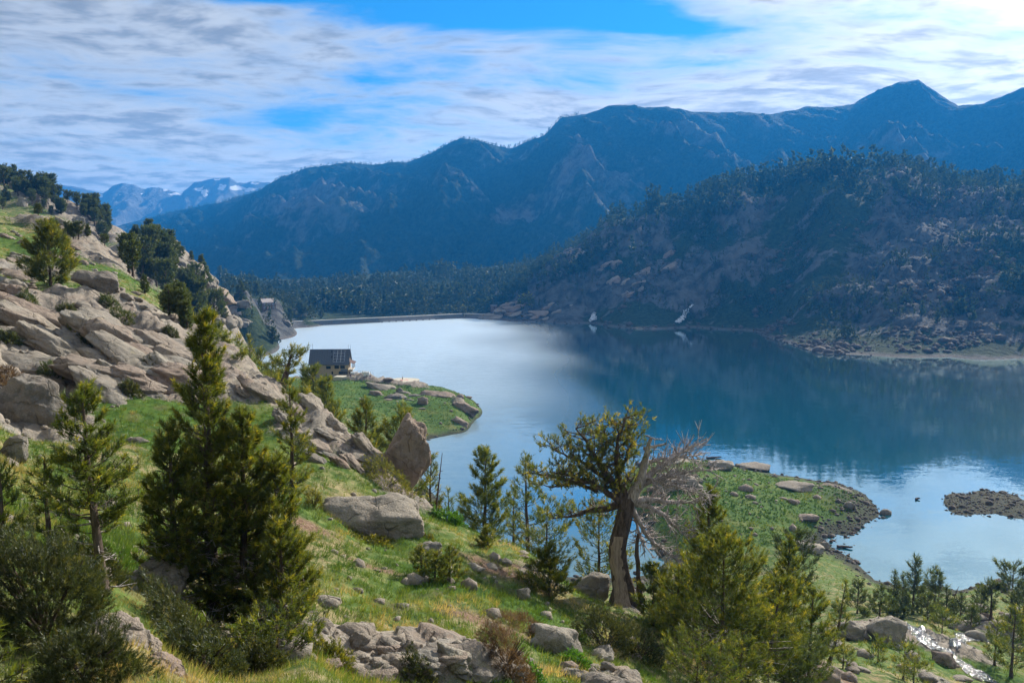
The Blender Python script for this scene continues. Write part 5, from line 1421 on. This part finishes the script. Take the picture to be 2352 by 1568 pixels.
shrub('low green bush at the bottom edge beside the heather', 1222, 1560, 60, 40, 'dock_leaves', 14, 240, 7, .07, .03)
shrub('green bush in front of the broad dark shrub', 1325, 1530, 70, 34, 'dock_leaves', 15, 300, 7, .08, .03)
shrub('olive low shrub among the rocks at the bottom edge', 960, 1560, 90, 44, 'juniper_leaves', 16, 600, 9, .06, .014)
shrub('pale green bush on the far shore at the end of the dam', 1207, 706, 38, 24, 'broom_leaves', 17, 200, 8, 2.4, 1.1, stem=False)
shrub('pale green bush just behind the dam near its far end', 1060, 720, 34, 12, 'broom_leaves', 18, 120, 8, 2.0, 1.0, stem=False)
shrub('pale green bush on the old path of the shaded hill', 1320, 625, 30, 24, 'broom_leaves', 19, 160, 8, 2.4, 1.0, stem=False)
shrub('tiny round bush growing in a crack of the left crag', 172, 770, 34, 26, 'pine_needles', 20, 160, 10, .16, .03)
for i_, (u_2, v_2, w_2, lab_) in enumerate([(120, 860, 60, 'small juniper at the foot of the left crag, nearest the left edge'), (300, 905, 50, 'small juniper at the foot of the left crag, near the tallest pine'), (250, 705, 44, 'low juniper on the ledge behind the pointed crag boulder'), (395, 775, 40, 'low juniper on the right shoulder of the left crag'), (60, 700, 50, 'low juniper on the crag top below the cairn'), (200, 800, 44, 'low juniper in the middle of the left crag'), (20, 790, 60, 'juniper on the crag cut by the left edge'), (340, 850, 40, 'low juniper in the lower right of the crag'), (280, 745, 60, 'juniper along the upper ledge of the crag'), (150, 720, 46, 'juniper under the conical pine on the crag'), (460, 860, 60, 'juniper where the crag meets the slabs')]):
    shrub(lab_, u_2, v_2, w_2, w_2 * .45, 'juniper_leaves' if i_ % 2 else 'mid_needles', 40 + i_, 320, 9, .17, .035)
shrub('small dark juniper on the slope left of the crag meadow', 20, 900, 90, 40, 'heather_twigs', 21, 500, 8, .2, .03)

# ---- meadow grass, too many blades to count
def grass(name, label, n, seed, y0, y1, a0, a1, accept, blades, hgt, wd, mat, tone):
    pts, rock, lush = scatter(n, seed, a0, a1, y0, y1, accept)
    r = np.random.default_rng(seed + 1)
    m_ = len(pts)
    nz = fbm(xyz(pts[:, 0], pts[:, 1], .35, z=3.3), 3)
    sc = r.uniform(.6, 1.35, m_)
    A = np.stack([r.normal(size=m_) * .25 + .12, r.normal(size=m_) * .25 - .1, np.ones(m_)], -1)
    th = r.uniform(0, 6.28, (m_, blades)); off = r.uniform(0, 1, (m_, blades)) ** .7 * hgt * .55
    S = pts[:, None] + np.stack([np.cos(th) * off, np.sin(th) * off, 0 * th - .02], -1)
    D = A[:, None] + np.stack([np.cos(th), np.sin(th), 0 * th], -1) * r.uniform(.15, .75, (m_, blades, 1))
    D /= np.linalg.norm(D, axis=2)[..., None]
    L = hgt * sc[:, None] * r.uniform(.6, 1.2, (m_, blades))
    side = np.stack([-np.sin(th + r.normal(size=th.shape)), np.cos(th), 0 * th], -1) * wd * .5
    V = np.stack([S - side, S + side, S + D * L[..., None]], 2).reshape(-1, 3)
    tint = np.clip(tone(pts, nz, lush) + r.normal(size=m_) * .12, 0, 1)
    T = np.clip(np.repeat(tint, blades * 3) + np.repeat(r.normal(size=m_ * blades) * .10, 3), 0, 1)
    return tag(link(name, mesh_np(name, V, np.arange(len(V)).reshape(-1, 3), M[mat], {'tint': T})), label, 'grass', kind='stuff')
grass('grass', 'green and straw-coloured grass tufts of the near meadow', 30000, 51, 15, 62, -0.66, 0.30,
      lambda x, y, z, r, l, so, sh: np.clip(.75 - 1.1 * (r > .5) - .6 * so, 0, 1), 10, .24, .024, 'grass_blades', lambda p, nz, l: .36 + nz * .85 - .25 * l)
grass('near_grass', 'short grass and litter on the bank at the viewer', 8000, 54, 7, 17, -0.66, 0.20,
      lambda x, y, z, r, l, so, sh: .9 + 0 * x, 9, .13, .010, 'grass_blades', lambda p, nz, l: .40 + nz * .8)
grass('slope_grass', 'grass on the upper left slope and the stream bank', 12000, 52, 62, 190, -0.66, 0.70,
      lambda x, y, z, r, l, so, sh: np.clip(.7 - 1.0 * (r > .5) - .6 * so, 0, 1) * (z > 1.0), 10, .42, .055, 'grass_blades', lambda p, nz, l: .42 + nz * .6 - .2 * l)
grass('peninsula_plants', 'low lush green plants covering the two peninsulas', 44000, 53, 150, 380, -0.30, 0.50,
      lambda x, y, z, r, l, so, sh: np.clip(.85 - 1.2 * (r > .55), 0, 1) * (z > 1.3), 6, .45, .17, 'meadow_leaves', lambda p, nz, l: .40 + nz * .3 + .55 * fbm(xyz(p[:, 0], p[:, 1], .07, z=6.6), 3))

# ================================================================ mountain hut
def hut():
    c = P(756, 858, 349)
    gz = 9.0
    root = thing('mountain_hut', 'mountain hut with dark metal roof, solar panels and tan walls on the peninsula', 'hut', (c[0], c[1], gz - 1.2), (0, 0, math.radians(4)))
    W, Dp, hw, hb = 16.5, 9.4, 6.3, 1.2          # front along x, y back; base height, wall top
    x0, x1 = -W / 2, W / 2
    b = MB(); b.box(x0 - .1, x1 + .1, 0 - .1, Dp + .1, -3.0, hb + 1.3); b.build('stone_base', M['hut_stone'], root)
    b = MB(); b.box(x0, x1, 0, Dp, hb + 1.3, hb + hw); b.build('wall', M['hut_wall'], root)
    ridge = hb + hw + 5.6
    b = MB(); b.prism([(0, hb + hw), (Dp, hb + hw), (Dp / 2, ridge - .15)], x0, x1, 'x'); b.build('gable', M['hut_wall'], root)
    # roof: two slopes with standing seams
    for sgn in (0, 1):
        yo = -.7 if sgn == 0 else Dp + .7; zo = hb + hw - .55
        b = MB(); b.add([(x0 - .6, yo, zo), (x1 + .6, yo, zo), (x1 + .6, Dp / 2, ridge), (x0 - .6, Dp / 2, ridge), (x0 - .6, yo, zo - .22), (x1 + .6, yo, zo - .22), (x1 + .6, Dp / 2, ridge - .22), (x0 - .6, Dp / 2, ridge - .22)],
                        [(0, 1, 2, 3), (7, 6, 5, 4), (0, 4, 5, 1), (1, 5, 6, 2), (3, 2, 6, 7), (0, 3, 7, 4)])
        roof = b.build('roof', M['slate_roof'], root)
        if sgn == 0:
            d = Vector((0, Dp / 2 - yo, ridge - zo)); Ls = d.length; d.normalize(); nrm = Vector((0, -d.z, d.y))
            def slab(name, mat, s0, s1, t0, t1, h0, h1, par):
                """a flat box lying on the roof: s along the ridge, t up the slope, h off the roof"""
                q = []
                for h in (h0, h1):
                    for s_, t_ in ((s0, t0), (s1, t0), (s1, t1), (s0, t1)):
                        v = Vector((s_, yo, zo)) + d * t_ + nrm * h; q.append(tuple(v))
                k = MB(); k.add(q, [(0, 3, 2, 1), (4, 5, 6, 7), (0, 1, 5, 4), (1, 2, 6, 5), (2, 3, 7, 6), (3, 0, 4, 7)])
                return k.build(name, mat, par)
            for i in range(17):
                s = x0 - .4 + i * (W + .8) / 16
                slab('seam', M['seam_metal'], s - .05, s + .05, 0, Ls, .003, .11, roof)
            f = slab('panel_frame', M['panel_frame'], x1 - 6.5, x1 - 1.7, 1.3, Ls - .45, .13, .17, roof)
            nr = 8; pw = 4.8 / 3; ph = (Ls - 1.75) / nr
            for i in range(3):
                for j in range(nr):
                    slab('solar_panel', M['panel_glass'], x1 - 6.5 + i * pw + .06, x1 - 6.5 + (i + 1) * pw - .06, 1.3 + j * ph + .06, 1.3 + (j + 1) * ph - .06, .172, .20, roof)
            for s, tt in ((x1 - 7.4, Ls - 1.7), (x1 - 7.2, Ls - 4.6)):
                sk = slab('skylight', M['seam_metal'], s - .35, s + .35, tt, tt + .95, .01, .22, roof)
                slab('pane', M['dark_glass'], s - .22, s + .22, tt + .14, tt + .8, .222, .235, sk)
    b = MB(); b.box(x0 - .65, x1 + .65, Dp / 2 - .2, Dp / 2 + .2, ridge - .06, ridge + .10); b.build('ridge_cap', M['seam_metal'], root)
    def win(s0, s1, z0, z1, n=1):
        m_ = MB(); m_.box(s0, s1, -.07, .02, z0, z1); o = m_.build('window', M['seam_metal'], root)
        for i in range(n):
            a = s0 + .08 + i * (s1 - s0 - .08) / n
            m_ = MB(); m_.box(a, a + (s1 - s0 - .08) / n - .08, -.085, -.073, z0 + .08, z1 - .08); m_.build('pane', M['dark_glass'], o)
    win(x1 - 5.9, x1 - 3.9, 5.1, 6.5, 2); win(x1 - 3.4, x1 - 1.4, 5.1, 6.5, 2); win(x1 - 4.1, x1 - .2, 2.6, 3.9, 4); win(x1 - 9.5, x1 - 7.5, 5.0, 6.3, 2)
    win(x1 - 7.2, x1 - 6.5, 2.6, 3.9)
    for i in range(6):
        m_ = MB(); a = x1 - 3.2 + i * .5; m_.box(a, a + .44, -.09, .02, 4.0, 4.9); m_.build('wall_collector', M['collector'], root)
    # porch and balcony at the right-hand end
    m_ = MB(); m_.box(x1 + .02, x1 + 1.9, 1.0, Dp - .5, 4.35, 4.6); m_.build('balcony_floor', M['pale_concrete'], root)
    m_ = MB(); m_.box(x1 + .02, x1 + 1.75, 1.2, 1.6, 3.4, 4.345); m_.build('balcony_front', M['hut_wall'], root)
    m_ = MB(); m_.box(x1 + .9, x1 + 1.85, 1.1, 3.4, -2.5, 3.395); m_.build('stone_pillar', M['hut_stone'], root)
    m_ = MB(); m_.box(x1 + .05, x1 + .85, 1.3, 1.42, 1.3, 3.38); m_.build('door', M['timber_dark'], root)
    for yy in (1.1, 4.6, Dp - .7):
        m_ = MB(); m_.box(x1 + 1.68, x1 + 1.86, yy, yy + .18, 4.605, 7.1); m_.build('post', M['timber_dark'], root)
    m_ = MB(); m_.box(x1 + 1.72, x1 + 1.80, 1.3, Dp - .7, 5.5, 5.6); m_.build('rail', M['timber_dark'], root)
    m_ = MB(); m_.add([(x1 + .02, .6, 8.0), (x1 + 2.5, .6, 7.0), (x1 + 2.5, Dp - .2, 7.0), (x1 + .02, Dp - .2, 8.0), (x1 + .02, .6, 8.15), (x1 + 2.5, .6, 7.15), (x1 + 2.5, Dp - .2, 7.15), (x1 + .02, Dp - .2, 8.15)],
                     [(0, 1, 2, 3), (7, 6, 5, 4), (0, 4, 5, 1), (1, 5, 6, 2), (2, 6, 7, 3), (3, 7, 4, 0)]); m_.build('porch_roof', M['timber_dark'], root)
    for s, h in ((x0 + .5, 2.6), (x1 - .4, 2.2), (x1 + .5, 2.0)):
        m_ = MB(); m_.lathe([(.05, ridge - 1.0), (.05, ridge + h)], 6, (s, Dp / 2 + .35)); m_.build('antenna', M['seam_metal'], root)
    return root, c
HUT, hc = hut()
# terrace in front, tanks, fence, people
def at_pen(u, v):
    return hit(u, v)
def terrace():
    m_ = MB(); p = at_pen(800, 864)
    pts = [(-6, -2.2), (-2, -3.2), (3, -2.6), (5.2, -.5), (4, 2.0), (-5, 2.0)]
    m_.prism([(a, b) for a, b in pts], -1.5, .12, 'z')
    tag(m_.build('stone_terrace', M['pad_concrete'], None, (p.x, p.y, p.z)), 'pale stone terrace in front of the hut corner', 'terrace')
terrace()
def tank(label, u, v, lying=False, tall=2.0, group=None):
    p = at_pen(u, v)
    root = thing('gas_tank', label, 'tank', tuple(p), group=group)
    m_ = MB()
    if lying:
        m_.lathe([(.05, -1.0), (.45, -.9), (.55, -.7), (.55, .7), (.45, .9), (.05, 1.0)], 14)
        o = m_.build('tank_body', M['white_paint'], root, (0, 0, .7), (0, math.pi / 2, .3))
        for s in (-.5, .5):
            k = MB(); k.box(s - .08, s + .08, -.4, .4, -.3, .25); k.build('foot', M['seam_metal'], root)
    else:
        m_.lathe([(.44, -.3), (.48, .1), (.48, tall * .72), (.40, tall * .82), (.22, tall * .88), (.20, tall), (.03, tall * 1.01)], 14)
        m_.build('tank_body', M['white_paint'], root)
        k = MB(); k.lathe([(.14, tall * 1.01), (.14, tall * 1.06), (.03, tall * 1.08)], 10); k.build('valve_cap', M['panel_frame'], root)
    return root
for i, (u, lab) in enumerate([(833.5, 'first white gas tank from the hut in the row of four'), (837.5, 'second white gas tank from the hut in the row of four'), (841.5, 'third white gas tank from the hut in the row of four'), (846.5, 'last white gas tank of the row, farthest from the hut')]):
    tank(lab, u, 862 + i * .5, group='upright white gas tanks')
tank('white tank lying beside the hut wall, nearer the hut', 810, 860, True); tank('white tank lying beside the hut, nearer the fence', 817, 859, True)
fence = thing('wire_fence', 'thin wire fence on the slope edge between hut and tanks', 'fence', tuple(at_pen(822, 858)))
pf = [at_pen(u, v) for u, v in ((822, 858), (828, 858.5), (834, 859), (851, 861), (857, 863))]
for a in pf:
    m_ = MB(); m_.lathe([(.035, 0), (.035, 1.5)], 5); m_.build('post', M['seam_metal'], fence, tuple(a - fence.location))
for a, b in zip(pf, pf[1:]):
    v, f = tubes(np.array([[tuple(a + Vector((0, 0, 1.35)) - fence.location), tuple(b + Vector((0, 0, 1.35)) - fence.location)]]), np.full((1, 2), .02), 4)
    link('wire', mesh_np('wire', v, f, M['seam_metal']), fence)
bench = thing('orange_bench', 'low orange and red bench against the hut corner', 'bench', tuple(at_pen(797, 860)))
m_ = MB(); m_.box(-1.5, 1.5, -.3, .3, .5, .75); m_.build('seat', M['orange_fabric'], bench)
for s in (-1.2, 1.2):
    m_ = MB(); m_.box(s - .08, s + .08, -.25, .25, -.2, .5); m_.build('leg', M['timber_dark'], bench)

def helipad():
    p = P(928, 872, 351)
    z0 = p[2]
    root = thing('landing_pad', 'round concrete landing pad with a dry stone wall at the lake edge', 'landing pad', (p[0], p[1], z0))
    rr = np.random.default_rng(3)
    n = 40; ring = []
    for k in range(n):
        a = 2 * math.pi * k / n; r = 6.2 * (1 + .05 * math.sin(3 * a + 1) + .06 * math.cos(a))
        ring.append((r * math.cos(a), r * 1.1 * math.sin(a)))
    m_ = MB(); m_.prism(ring, -.28, 0, 'z'); m_.build('pad', M['pad_concrete'], root)
    w_ = MB(); inner = [(x * .965, y * .965) for x, y in ring]; w_.prism(inner, -3.2, -.284, 'z'); wall = w_.build('stone_wall', M['hut_stone'], root)
    k = 0
    for row in range(4):
        for j in range(34):
            a = math.pi * (1.0 + (j + .5 * (row % 2)) / 33.0) - .05
            i = int((a % (2 * math.pi)) / (2 * math.pi) * n) % n
            x, y = inner[i]; rr_a = math.hypot(x, y / 1.1)
            o = link('stone', rock_mesh('tiny', k % 5), wall, (rr_a * math.cos(a), rr_a * 1.1 * math.sin(a), -.55 - row * .38), (0, 0, a), (.16, .34, .21)); k += 1
    m_ = MB()
    for bx in ((-1.5, -1.0), (1.0, 1.5)):
        m_.box(bx[0], bx[1], -2.0, 2.0, .004, .012)
    m_.box(-.996, .996, -.3, .3, .004, .012)
    o = m_.build('painted_letter', M['red_paint'], root, (0.2, -.6, 0), (0, 0, .35)); o['label'] = 'faded red painted letter H'
    return root
helipad()

# ---- people: one continuous body each, grown from a skeleton
def person(label, loc, rotz, top, legs, pose='stand', s=1.0):
    root = thing('person', label, 'person', loc, (0, 0, rotz), (s, s, s))
    hip = .92 if pose == 'stand' else .45
    j = {'pelvis': (0, 0, hip), 'waist': (0, 0, hip + .18), 'chest': (0, 0, hip + .42), 'neck': (0, 0, hip + .58), 'head': (0, -.01, hip + .70), 'crown': (0, 0, hip + .82)}
    rad = {'pelvis': .15, 'waist': .13, 'chest': .16, 'neck': .06, 'head': .095, 'crown': .07}
    E = [('pelvis', 'waist'), ('waist', 'chest'), ('chest', 'neck'), ('neck', 'head'), ('head', 'crown')]
    for sd, q in ((-1, 'l'), (1, 'r')):
        j['sh' + q] = (sd * .19, 0, hip + .50); j['el' + q] = (sd * .24, -.03, hip + .22); j['ha' + q] = (sd * .22, -.12, hip - .02); j['fi' + q] = (sd * .215, -.15, hip - .12)
        rad.update({'sh' + q: .07, 'el' + q: .048, 'ha' + q: .036, 'fi' + q: .024})
        if pose == 'stand':
            st = .10 if sd > 0 else -.06
            j['kn' + q] = (sd * .11, -st * .6 - .03, .48); j['an' + q] = (sd * .12, st, .08); j['to' + q] = (sd * .13, st - .18, .035)
        else:
            j['kn' + q] = (sd * .13, -.42, .48); j['an' + q] = (sd * .13, -.42, .08); j['to' + q] = (sd * .13, -.60, .035)
        rad.update({'kn' + q: .075, 'an' + q: .05, 'to' + q: .04})
        E += [('chest', 'sh' + q), ('sh' + q, 'el' + q), ('el' + q, 'ha' + q), ('ha' + q, 'fi' + q), ('pelvis', 'kn' + q), ('kn' + q, 'an' + q), ('an' + q, 'to' + q)]
    ks = list(j)
    me = bpy.data.meshes.new('body'); me.from_pydata([j[k] for k in ks], [(ks.index(a), ks.index(b)) for a, b in E], []); me.update()
    o = link('body', me, root)
    sk = o.modifiers.new('skin', 'SKIN'); o.modifiers.new('sub', 'SUBSURF').render_levels = 1
    for i, k in enumerate(ks):
        me.skin_vertices[0].data[i].radius = (rad[k], rad[k]); me.skin_vertices[0].data[i].use_root = (k == 'pelvis')
    m, t = new_mat('clothed_' + top + '_' + legs)
    z = t.node('ShaderNodeSeparateXYZ', {0: t.node('ShaderNodeTexCoord', {}, 3)}, 2)
    cols = {'dark': (.03, .03, .04), 'white': (.7, .7, .72), 'green': (.10, .13, .10), 'purple': (.2, .1, .25), 'tan': (.3, .24, .17)}
    c = t.mix(t.m('GREATER_THAN', z, hip + .06), cols[legs], cols[top]); c = t.mix(t.m('GREATER_THAN', z, hip + .575), c, (.5, .31, .23)); c = t.mix(t.m('GREATER_THAN', z, hip + .755), c, (.03, .02, .015))
    finish(t, c, .85); me.materials.append(m)
    return root
def pvec(u, v, y): q = P(u, v, y); return q
pp = P(924.5, 872.5, 351); person('person in white top and dark trousers standing on the landing pad', (pp[0], pp[1], pp[2] + .005), .4, 'white', 'dark', s=1.03)
for (u, v, lab, tp, lg, ps) in ((842, 869, 'person in dark clothes walking by the gas tanks, nearer the hut', 'dark', 'tan', 'stand'), (850, 869, 'person in dark top walking by the gas tanks, away from the hut', 'dark', 'purple', 'stand'), (805, 866, 'person in dark top sitting at the hut terrace', 'dark', 'purple', 'sit')):
    q = at_pen(u, v); person(lab, tuple(q), .6 * (u % 3), tp, lg, ps)

# ================================================================ stone house, dam, shed
def stone_house():
    p = hit(604, 716); p.z += 2.2
    root = thing('stone_house', 'brown stone house with grey roof and white-framed windows above the dam', 'house', (p[0], p[1], p[2]), (0, 0, math.radians(34)), (p[1] / 752,) * 3)
    W, Dp, H, rg = 12.0, 13.5, 6.2, 3.6       # front toward +x corner; gable to the left
    m_ = MB(); m_.box(0, W, 0, Dp, -3, H); m_.build('wall', M['house_wall'], root)
    m_ = MB(); m_.prism([(0, H), (Dp, H), (Dp / 2, H + rg - .2)], .0, W, 'x'); m_.build('gable', M['house_wall'], root)
    for sg in (0, 1):
        yo = -.5 if sg == 0 else Dp + .5
        m_ = MB(); z = H - .25
        m_.add([(-.4, yo, z), (W + .4, yo, z), (W + .4, Dp / 2, H + rg), (-.4, Dp / 2, H + rg), (-.4, yo, z - .25), (W + .4, yo, z - .25), (W + .4, Dp / 2, H + rg - .25), (-.4, Dp / 2, H + rg - .25)],
               [(0, 1, 2, 3), (7, 6, 5, 4), (0, 4, 5, 1), (1, 5, 6, 2), (3, 2, 6, 7), (0, 3, 7, 4)])
        rf = m_.build('roof', M['house_roof'], root)
        if sg == 0:
            for cx_ in (.8, 4.2):
                k = MB(); k.box(cx_, cx_ + .7, Dp / 2 - .6, Dp / 2, H + rg - .6, H + rg + 1.1); k.build('chimney', M['house_wall'], rf)
    def wn(axis, s, z, w_=.9, h=1.1):
        fr = MB(); pn = MB()
        if axis == 'front':
            fr.box(s - w_ / 2 - .25, s + w_ / 2 + .25, -.08, .02, z - .25, z + h + .25); pn.box(s - w_ / 2, s + w_ / 2, -.10, -.083, z, z + h)
        else:
            fr.box(-.08, .02, s - w_ / 2 - .25, s + w_ / 2 + .25, z - .25, z + h + .25); pn.box(-.10, -.083, s - w_ / 2, s + w_ / 2, z, z + h)
        f = fr.build('window', M['white_paint'], root); pn.build('pane', M['dark_glass'], f)
    for s in (1.8, 4.5, 7.2, 9.9): wn('front', s, 3.9)
    wn('front', 1.9, 1.0); wn('front', 6.4, 1.0, 1.2); wn('front', 10.2, 1.0)
    wn('gable', 8.5, 3.9, 1.2); wn('gable', 11, 1.2)
    m_ = MB(); m_.box(3.4, 4.5, -.10, .02, .0, 2.2); d_ = m_.build('door', M['red_door'], root)
    m_ = MB(); m_.box(4.55, 4.85, -.09, .02, 0, 2.4); m_.build('door_jamb', M['white_paint'], d_)
stone_house()

def dam():
    L_, K_, R_ = Vector(DAM_L), Vector(DAM_K), Vector(DAM_R)
    root = thing('dam', 'low concrete dam wall with a pale crest across the far end of the lake', 'dam', (L_.x, L_.y, 0))
    for v in (L_, K_, R_): v.z = 0
    zc = 4.6
    for a, b, ext in ((L_, K_, 0), (K_, R_, 14)):
        d = (b - a); n = d.length + ext; d.normalize(); rz = math.atan2(d.y, d.x); off = tuple(a - root.location * 1.0 - Vector((0, 0, 0)))
        off = (a.x - L_.x, a.y - L_.y, 0)
        m_ = MB(); m_.box(0, n, 0, 2.4, -6, zc - .5); m_.build('wall', M['dam_concrete'], root, off, (0, 0, rz))
        m_ = MB(); m_.box(-.2, n, -.6, 2.9, zc - .497, zc + .5); m_.build('crest', M['pale_concrete'], root, off, (0, 0, rz))
        k = 0; s = 6.0
        while s < n - 4:
            m_ = MB(); m_.box(s - .45, s + .45, -.4, -.002, -6, zc - .5); m_.build('buttress', M['dam_concrete'], root, off, (0, 0, rz)); s += 13.5
        m_ = MB(); m_.box(0, n, 2.45, 2.53, zc + 1.4, zc + 1.48); m_.box(0, n, 2.45, 2.53, zc + .95, zc + 1.0)
        s = 1.0
        while s < n:
            m_.box(s - .04, s + .04, 2.45, 2.53, zc + .502, zc + 1.4); s += 3.2
        tag(m_.build('railing', M['seam_metal'], root, off, (0, 0, rz)), kind='stuff')
    # spillway sill in front of the wall, with its piers
    d = (K_ - L_).normalized(); rz = math.atan2(d.y, d.x); n = (K_ - L_).length
    s0, s1 = n * .48, n * .80
    m_ = MB(); m_.box(s0, s1, -3.4, -.42, -5, .55); m_.build('spillway_sill', M['foam'], root, (0, 0, 0), (0, 0, rz))
    for i in range(9):
        s = s0 + i * (s1 - s0) / 8
        m_ = MB(); m_.box(s - .7, s + .7, -4.2, -3.402, -5, 1.5); m_.build('spillway_pier', M['dam_concrete'], root, (0, 0, 0), (0, 0, rz))
dam()
def shed():
    p = P(1128, 709, 905)
    root = thing('stone_shed', 'small flat-roofed stone shed at the far end of the dam', 'shed', p, (0, 0, .2))
    m_ = MB(); m_.box(0, 11, 0, 6, -4, 3.4); m_.build('wall', M['house_wall'], root)
    m_ = MB(); m_.box(-.4, 11.4, -.4, 6.4, 3.404, 3.9); m_.build('roof', M['house_roof'], root)
    m_ = MB(); m_.box(3, 4.4, -.08, .02, 0, 2.2); m_.build('door', M['timber_dark'], root)
shed()

# ================================================================ running water
m_, t_ = new_mat('white_water')
p_ = t_.node('ShaderNodeNewGeometry', {}, 0)
n_ = t_.noise(t_.scalev(p_, (1, 1, .25)), 1.1, 4.0, .7)
finish(t_, t_.mix(t_.ramp(n_, .40, .60), (.16, .20, .24), (.60, .66, .72)), .35, n_, spec=.6, bstr=.8, bdist=.3)
M['white_water'] = m_
m_, t_ = new_mat('stream_water')
p_ = t_.node('ShaderNodeNewGeometry', {}, 0)
n_ = t_.noise(p_, 2.2, 4.0, .7)
finish(t_, t_.mix(t_.ramp(n_, .54, .70), (.025, .03, .03), (.80, .83, .86)), .12, n_, spec=.8, bstr=1.0, bdist=.25)
M['stream_water'] = m_
def ribbon(name, label, cat, uvs, widths, mat, lift=.12, n=40, m=7, seed=0, kind=None):
    """running water that follows the ground through the seen points"""
    pts = [hit(u, v) for u, v in uvs]
    pts = np.array([tuple(p) for p in pts]); d = np.concatenate([[0], np.cumsum(np.linalg.norm(np.diff(pts, axis=0), axis=1))]); d /= d[-1]
    t = np.linspace(0, 1, n); c = np.stack([np.interp(t, d, pts[:, i]) for i in range(3)], -1); wv = np.interp(t, d, widths)
    T = np.gradient(c, axis=0); T[:, 2] = 0; T /= np.linalg.norm(T, axis=1)[:, None] + 1e-9
    sd = np.stack([-T[:, 1], T[:, 0], 0 * t], -1)
    if kind == 'fall':
        sd = np.tile([1.0, 0, 0], (n, 1))
    r = np.random.default_rng(seed)
    e = np.linspace(-1, 1, m)
    V = c[:, None] + sd[:, None] * (e[None, :, None] * (wv[:, None, None] * (1 + .25 * r.normal(size=(n, 1, 1)))))
    x, y = V[..., 0].ravel(), V[..., 1].ravel()
    V[..., 2] = height(x, y)[0].reshape(n, m) + lift * (1 - .5 * e[None] ** 2) + r.normal(size=(n, m)) * lift * .25
    if kind == 'fall':
        V[..., 1] -= lift * 1.5
    idx = np.arange(n * m).reshape(n, m)
    F = np.stack([idx[:-1, :-1], idx[1:, :-1], idx[1:, 1:], idx[:-1, 1:]], -1).reshape(-1, 4)
    if kind == 'fall':
        F = F[r.uniform(0, 1, len(F)) > .10]
    return tag(link(name, mesh_np(name, V.reshape(-1, 3), F, mat, smooth=True)), label, cat)
ribbon('mountain_stream', 'sparkling stream tumbling between rocks in the lower right corner', 'stream', [(2270, 1568), (2240, 1545), (2205, 1520), (2170, 1495), (2130, 1478), (2110, 1458), (2100, 1442)], [1.1, 1.0, .7, .8, .9, .8, 1.0], M['stream_water'], .14, 60, 9, 1)
ribbon('mountain_stream', 'bright side channel of the stream right of the bushy streamside pine', 'stream', [(2260, 1476), (2235, 1462), (2210, 1470), (2190, 1490)], [1.6, 1.9, .8, .5], M['stream_water'], .14, 40, 9, 2)
ribbon('waterfall', 'white waterfall slanting down rocks into the far lake, right one', 'waterfall', [(1590, 705), (1582, 714), (1574, 722), (1568, 731), (1558, 741), (1554, 746)], [1.2, 1.3, 2.0, 2.6, 2.2, 2.8], M['white_water'], 1.2, 30, 6, 3, 'fall')
ribbon('waterfall', 'short double waterfall dropping straight into the far lake, left one', 'waterfall', [(1363, 724), (1362, 731), (1362, 739)], [1.8, 2.6, 3.8], M['white_water'], 1.6, 20, 7, 4, 'fall')

# driftwood on the lake
def log(label, u, v, ln, rot):
    y = -CAMZ / slope_of(v); q = P(u, v, y)
    rr = np.random.default_rng(int(u)); t = np.linspace(0, 1, 7)
    c = np.stack([(t - .5) * ln, rr.normal(size=7) * .1, .12 + .25 * t], -1)
    v_, f_ = tubes(c[None], (.16 + .22 * (1 - t))[None], 7)
    tag(link('driftwood_log', mesh_np('driftwood_log', v_, f_, M['bark'], smooth=True), None, (q[0], q[1], 0), (0, 0, rot)), label, 'log')
log('dark driftwood log floating off the small inlet', 1940, 1258, 3.0, -.3)
log('tiny driftwood floating between peninsula point and gravel islet', 2107, 1147, 1.1, .2)
log('driftwood pole reaching out over the water at the far peninsula corner', 1640, 1052, 4.5, .1)
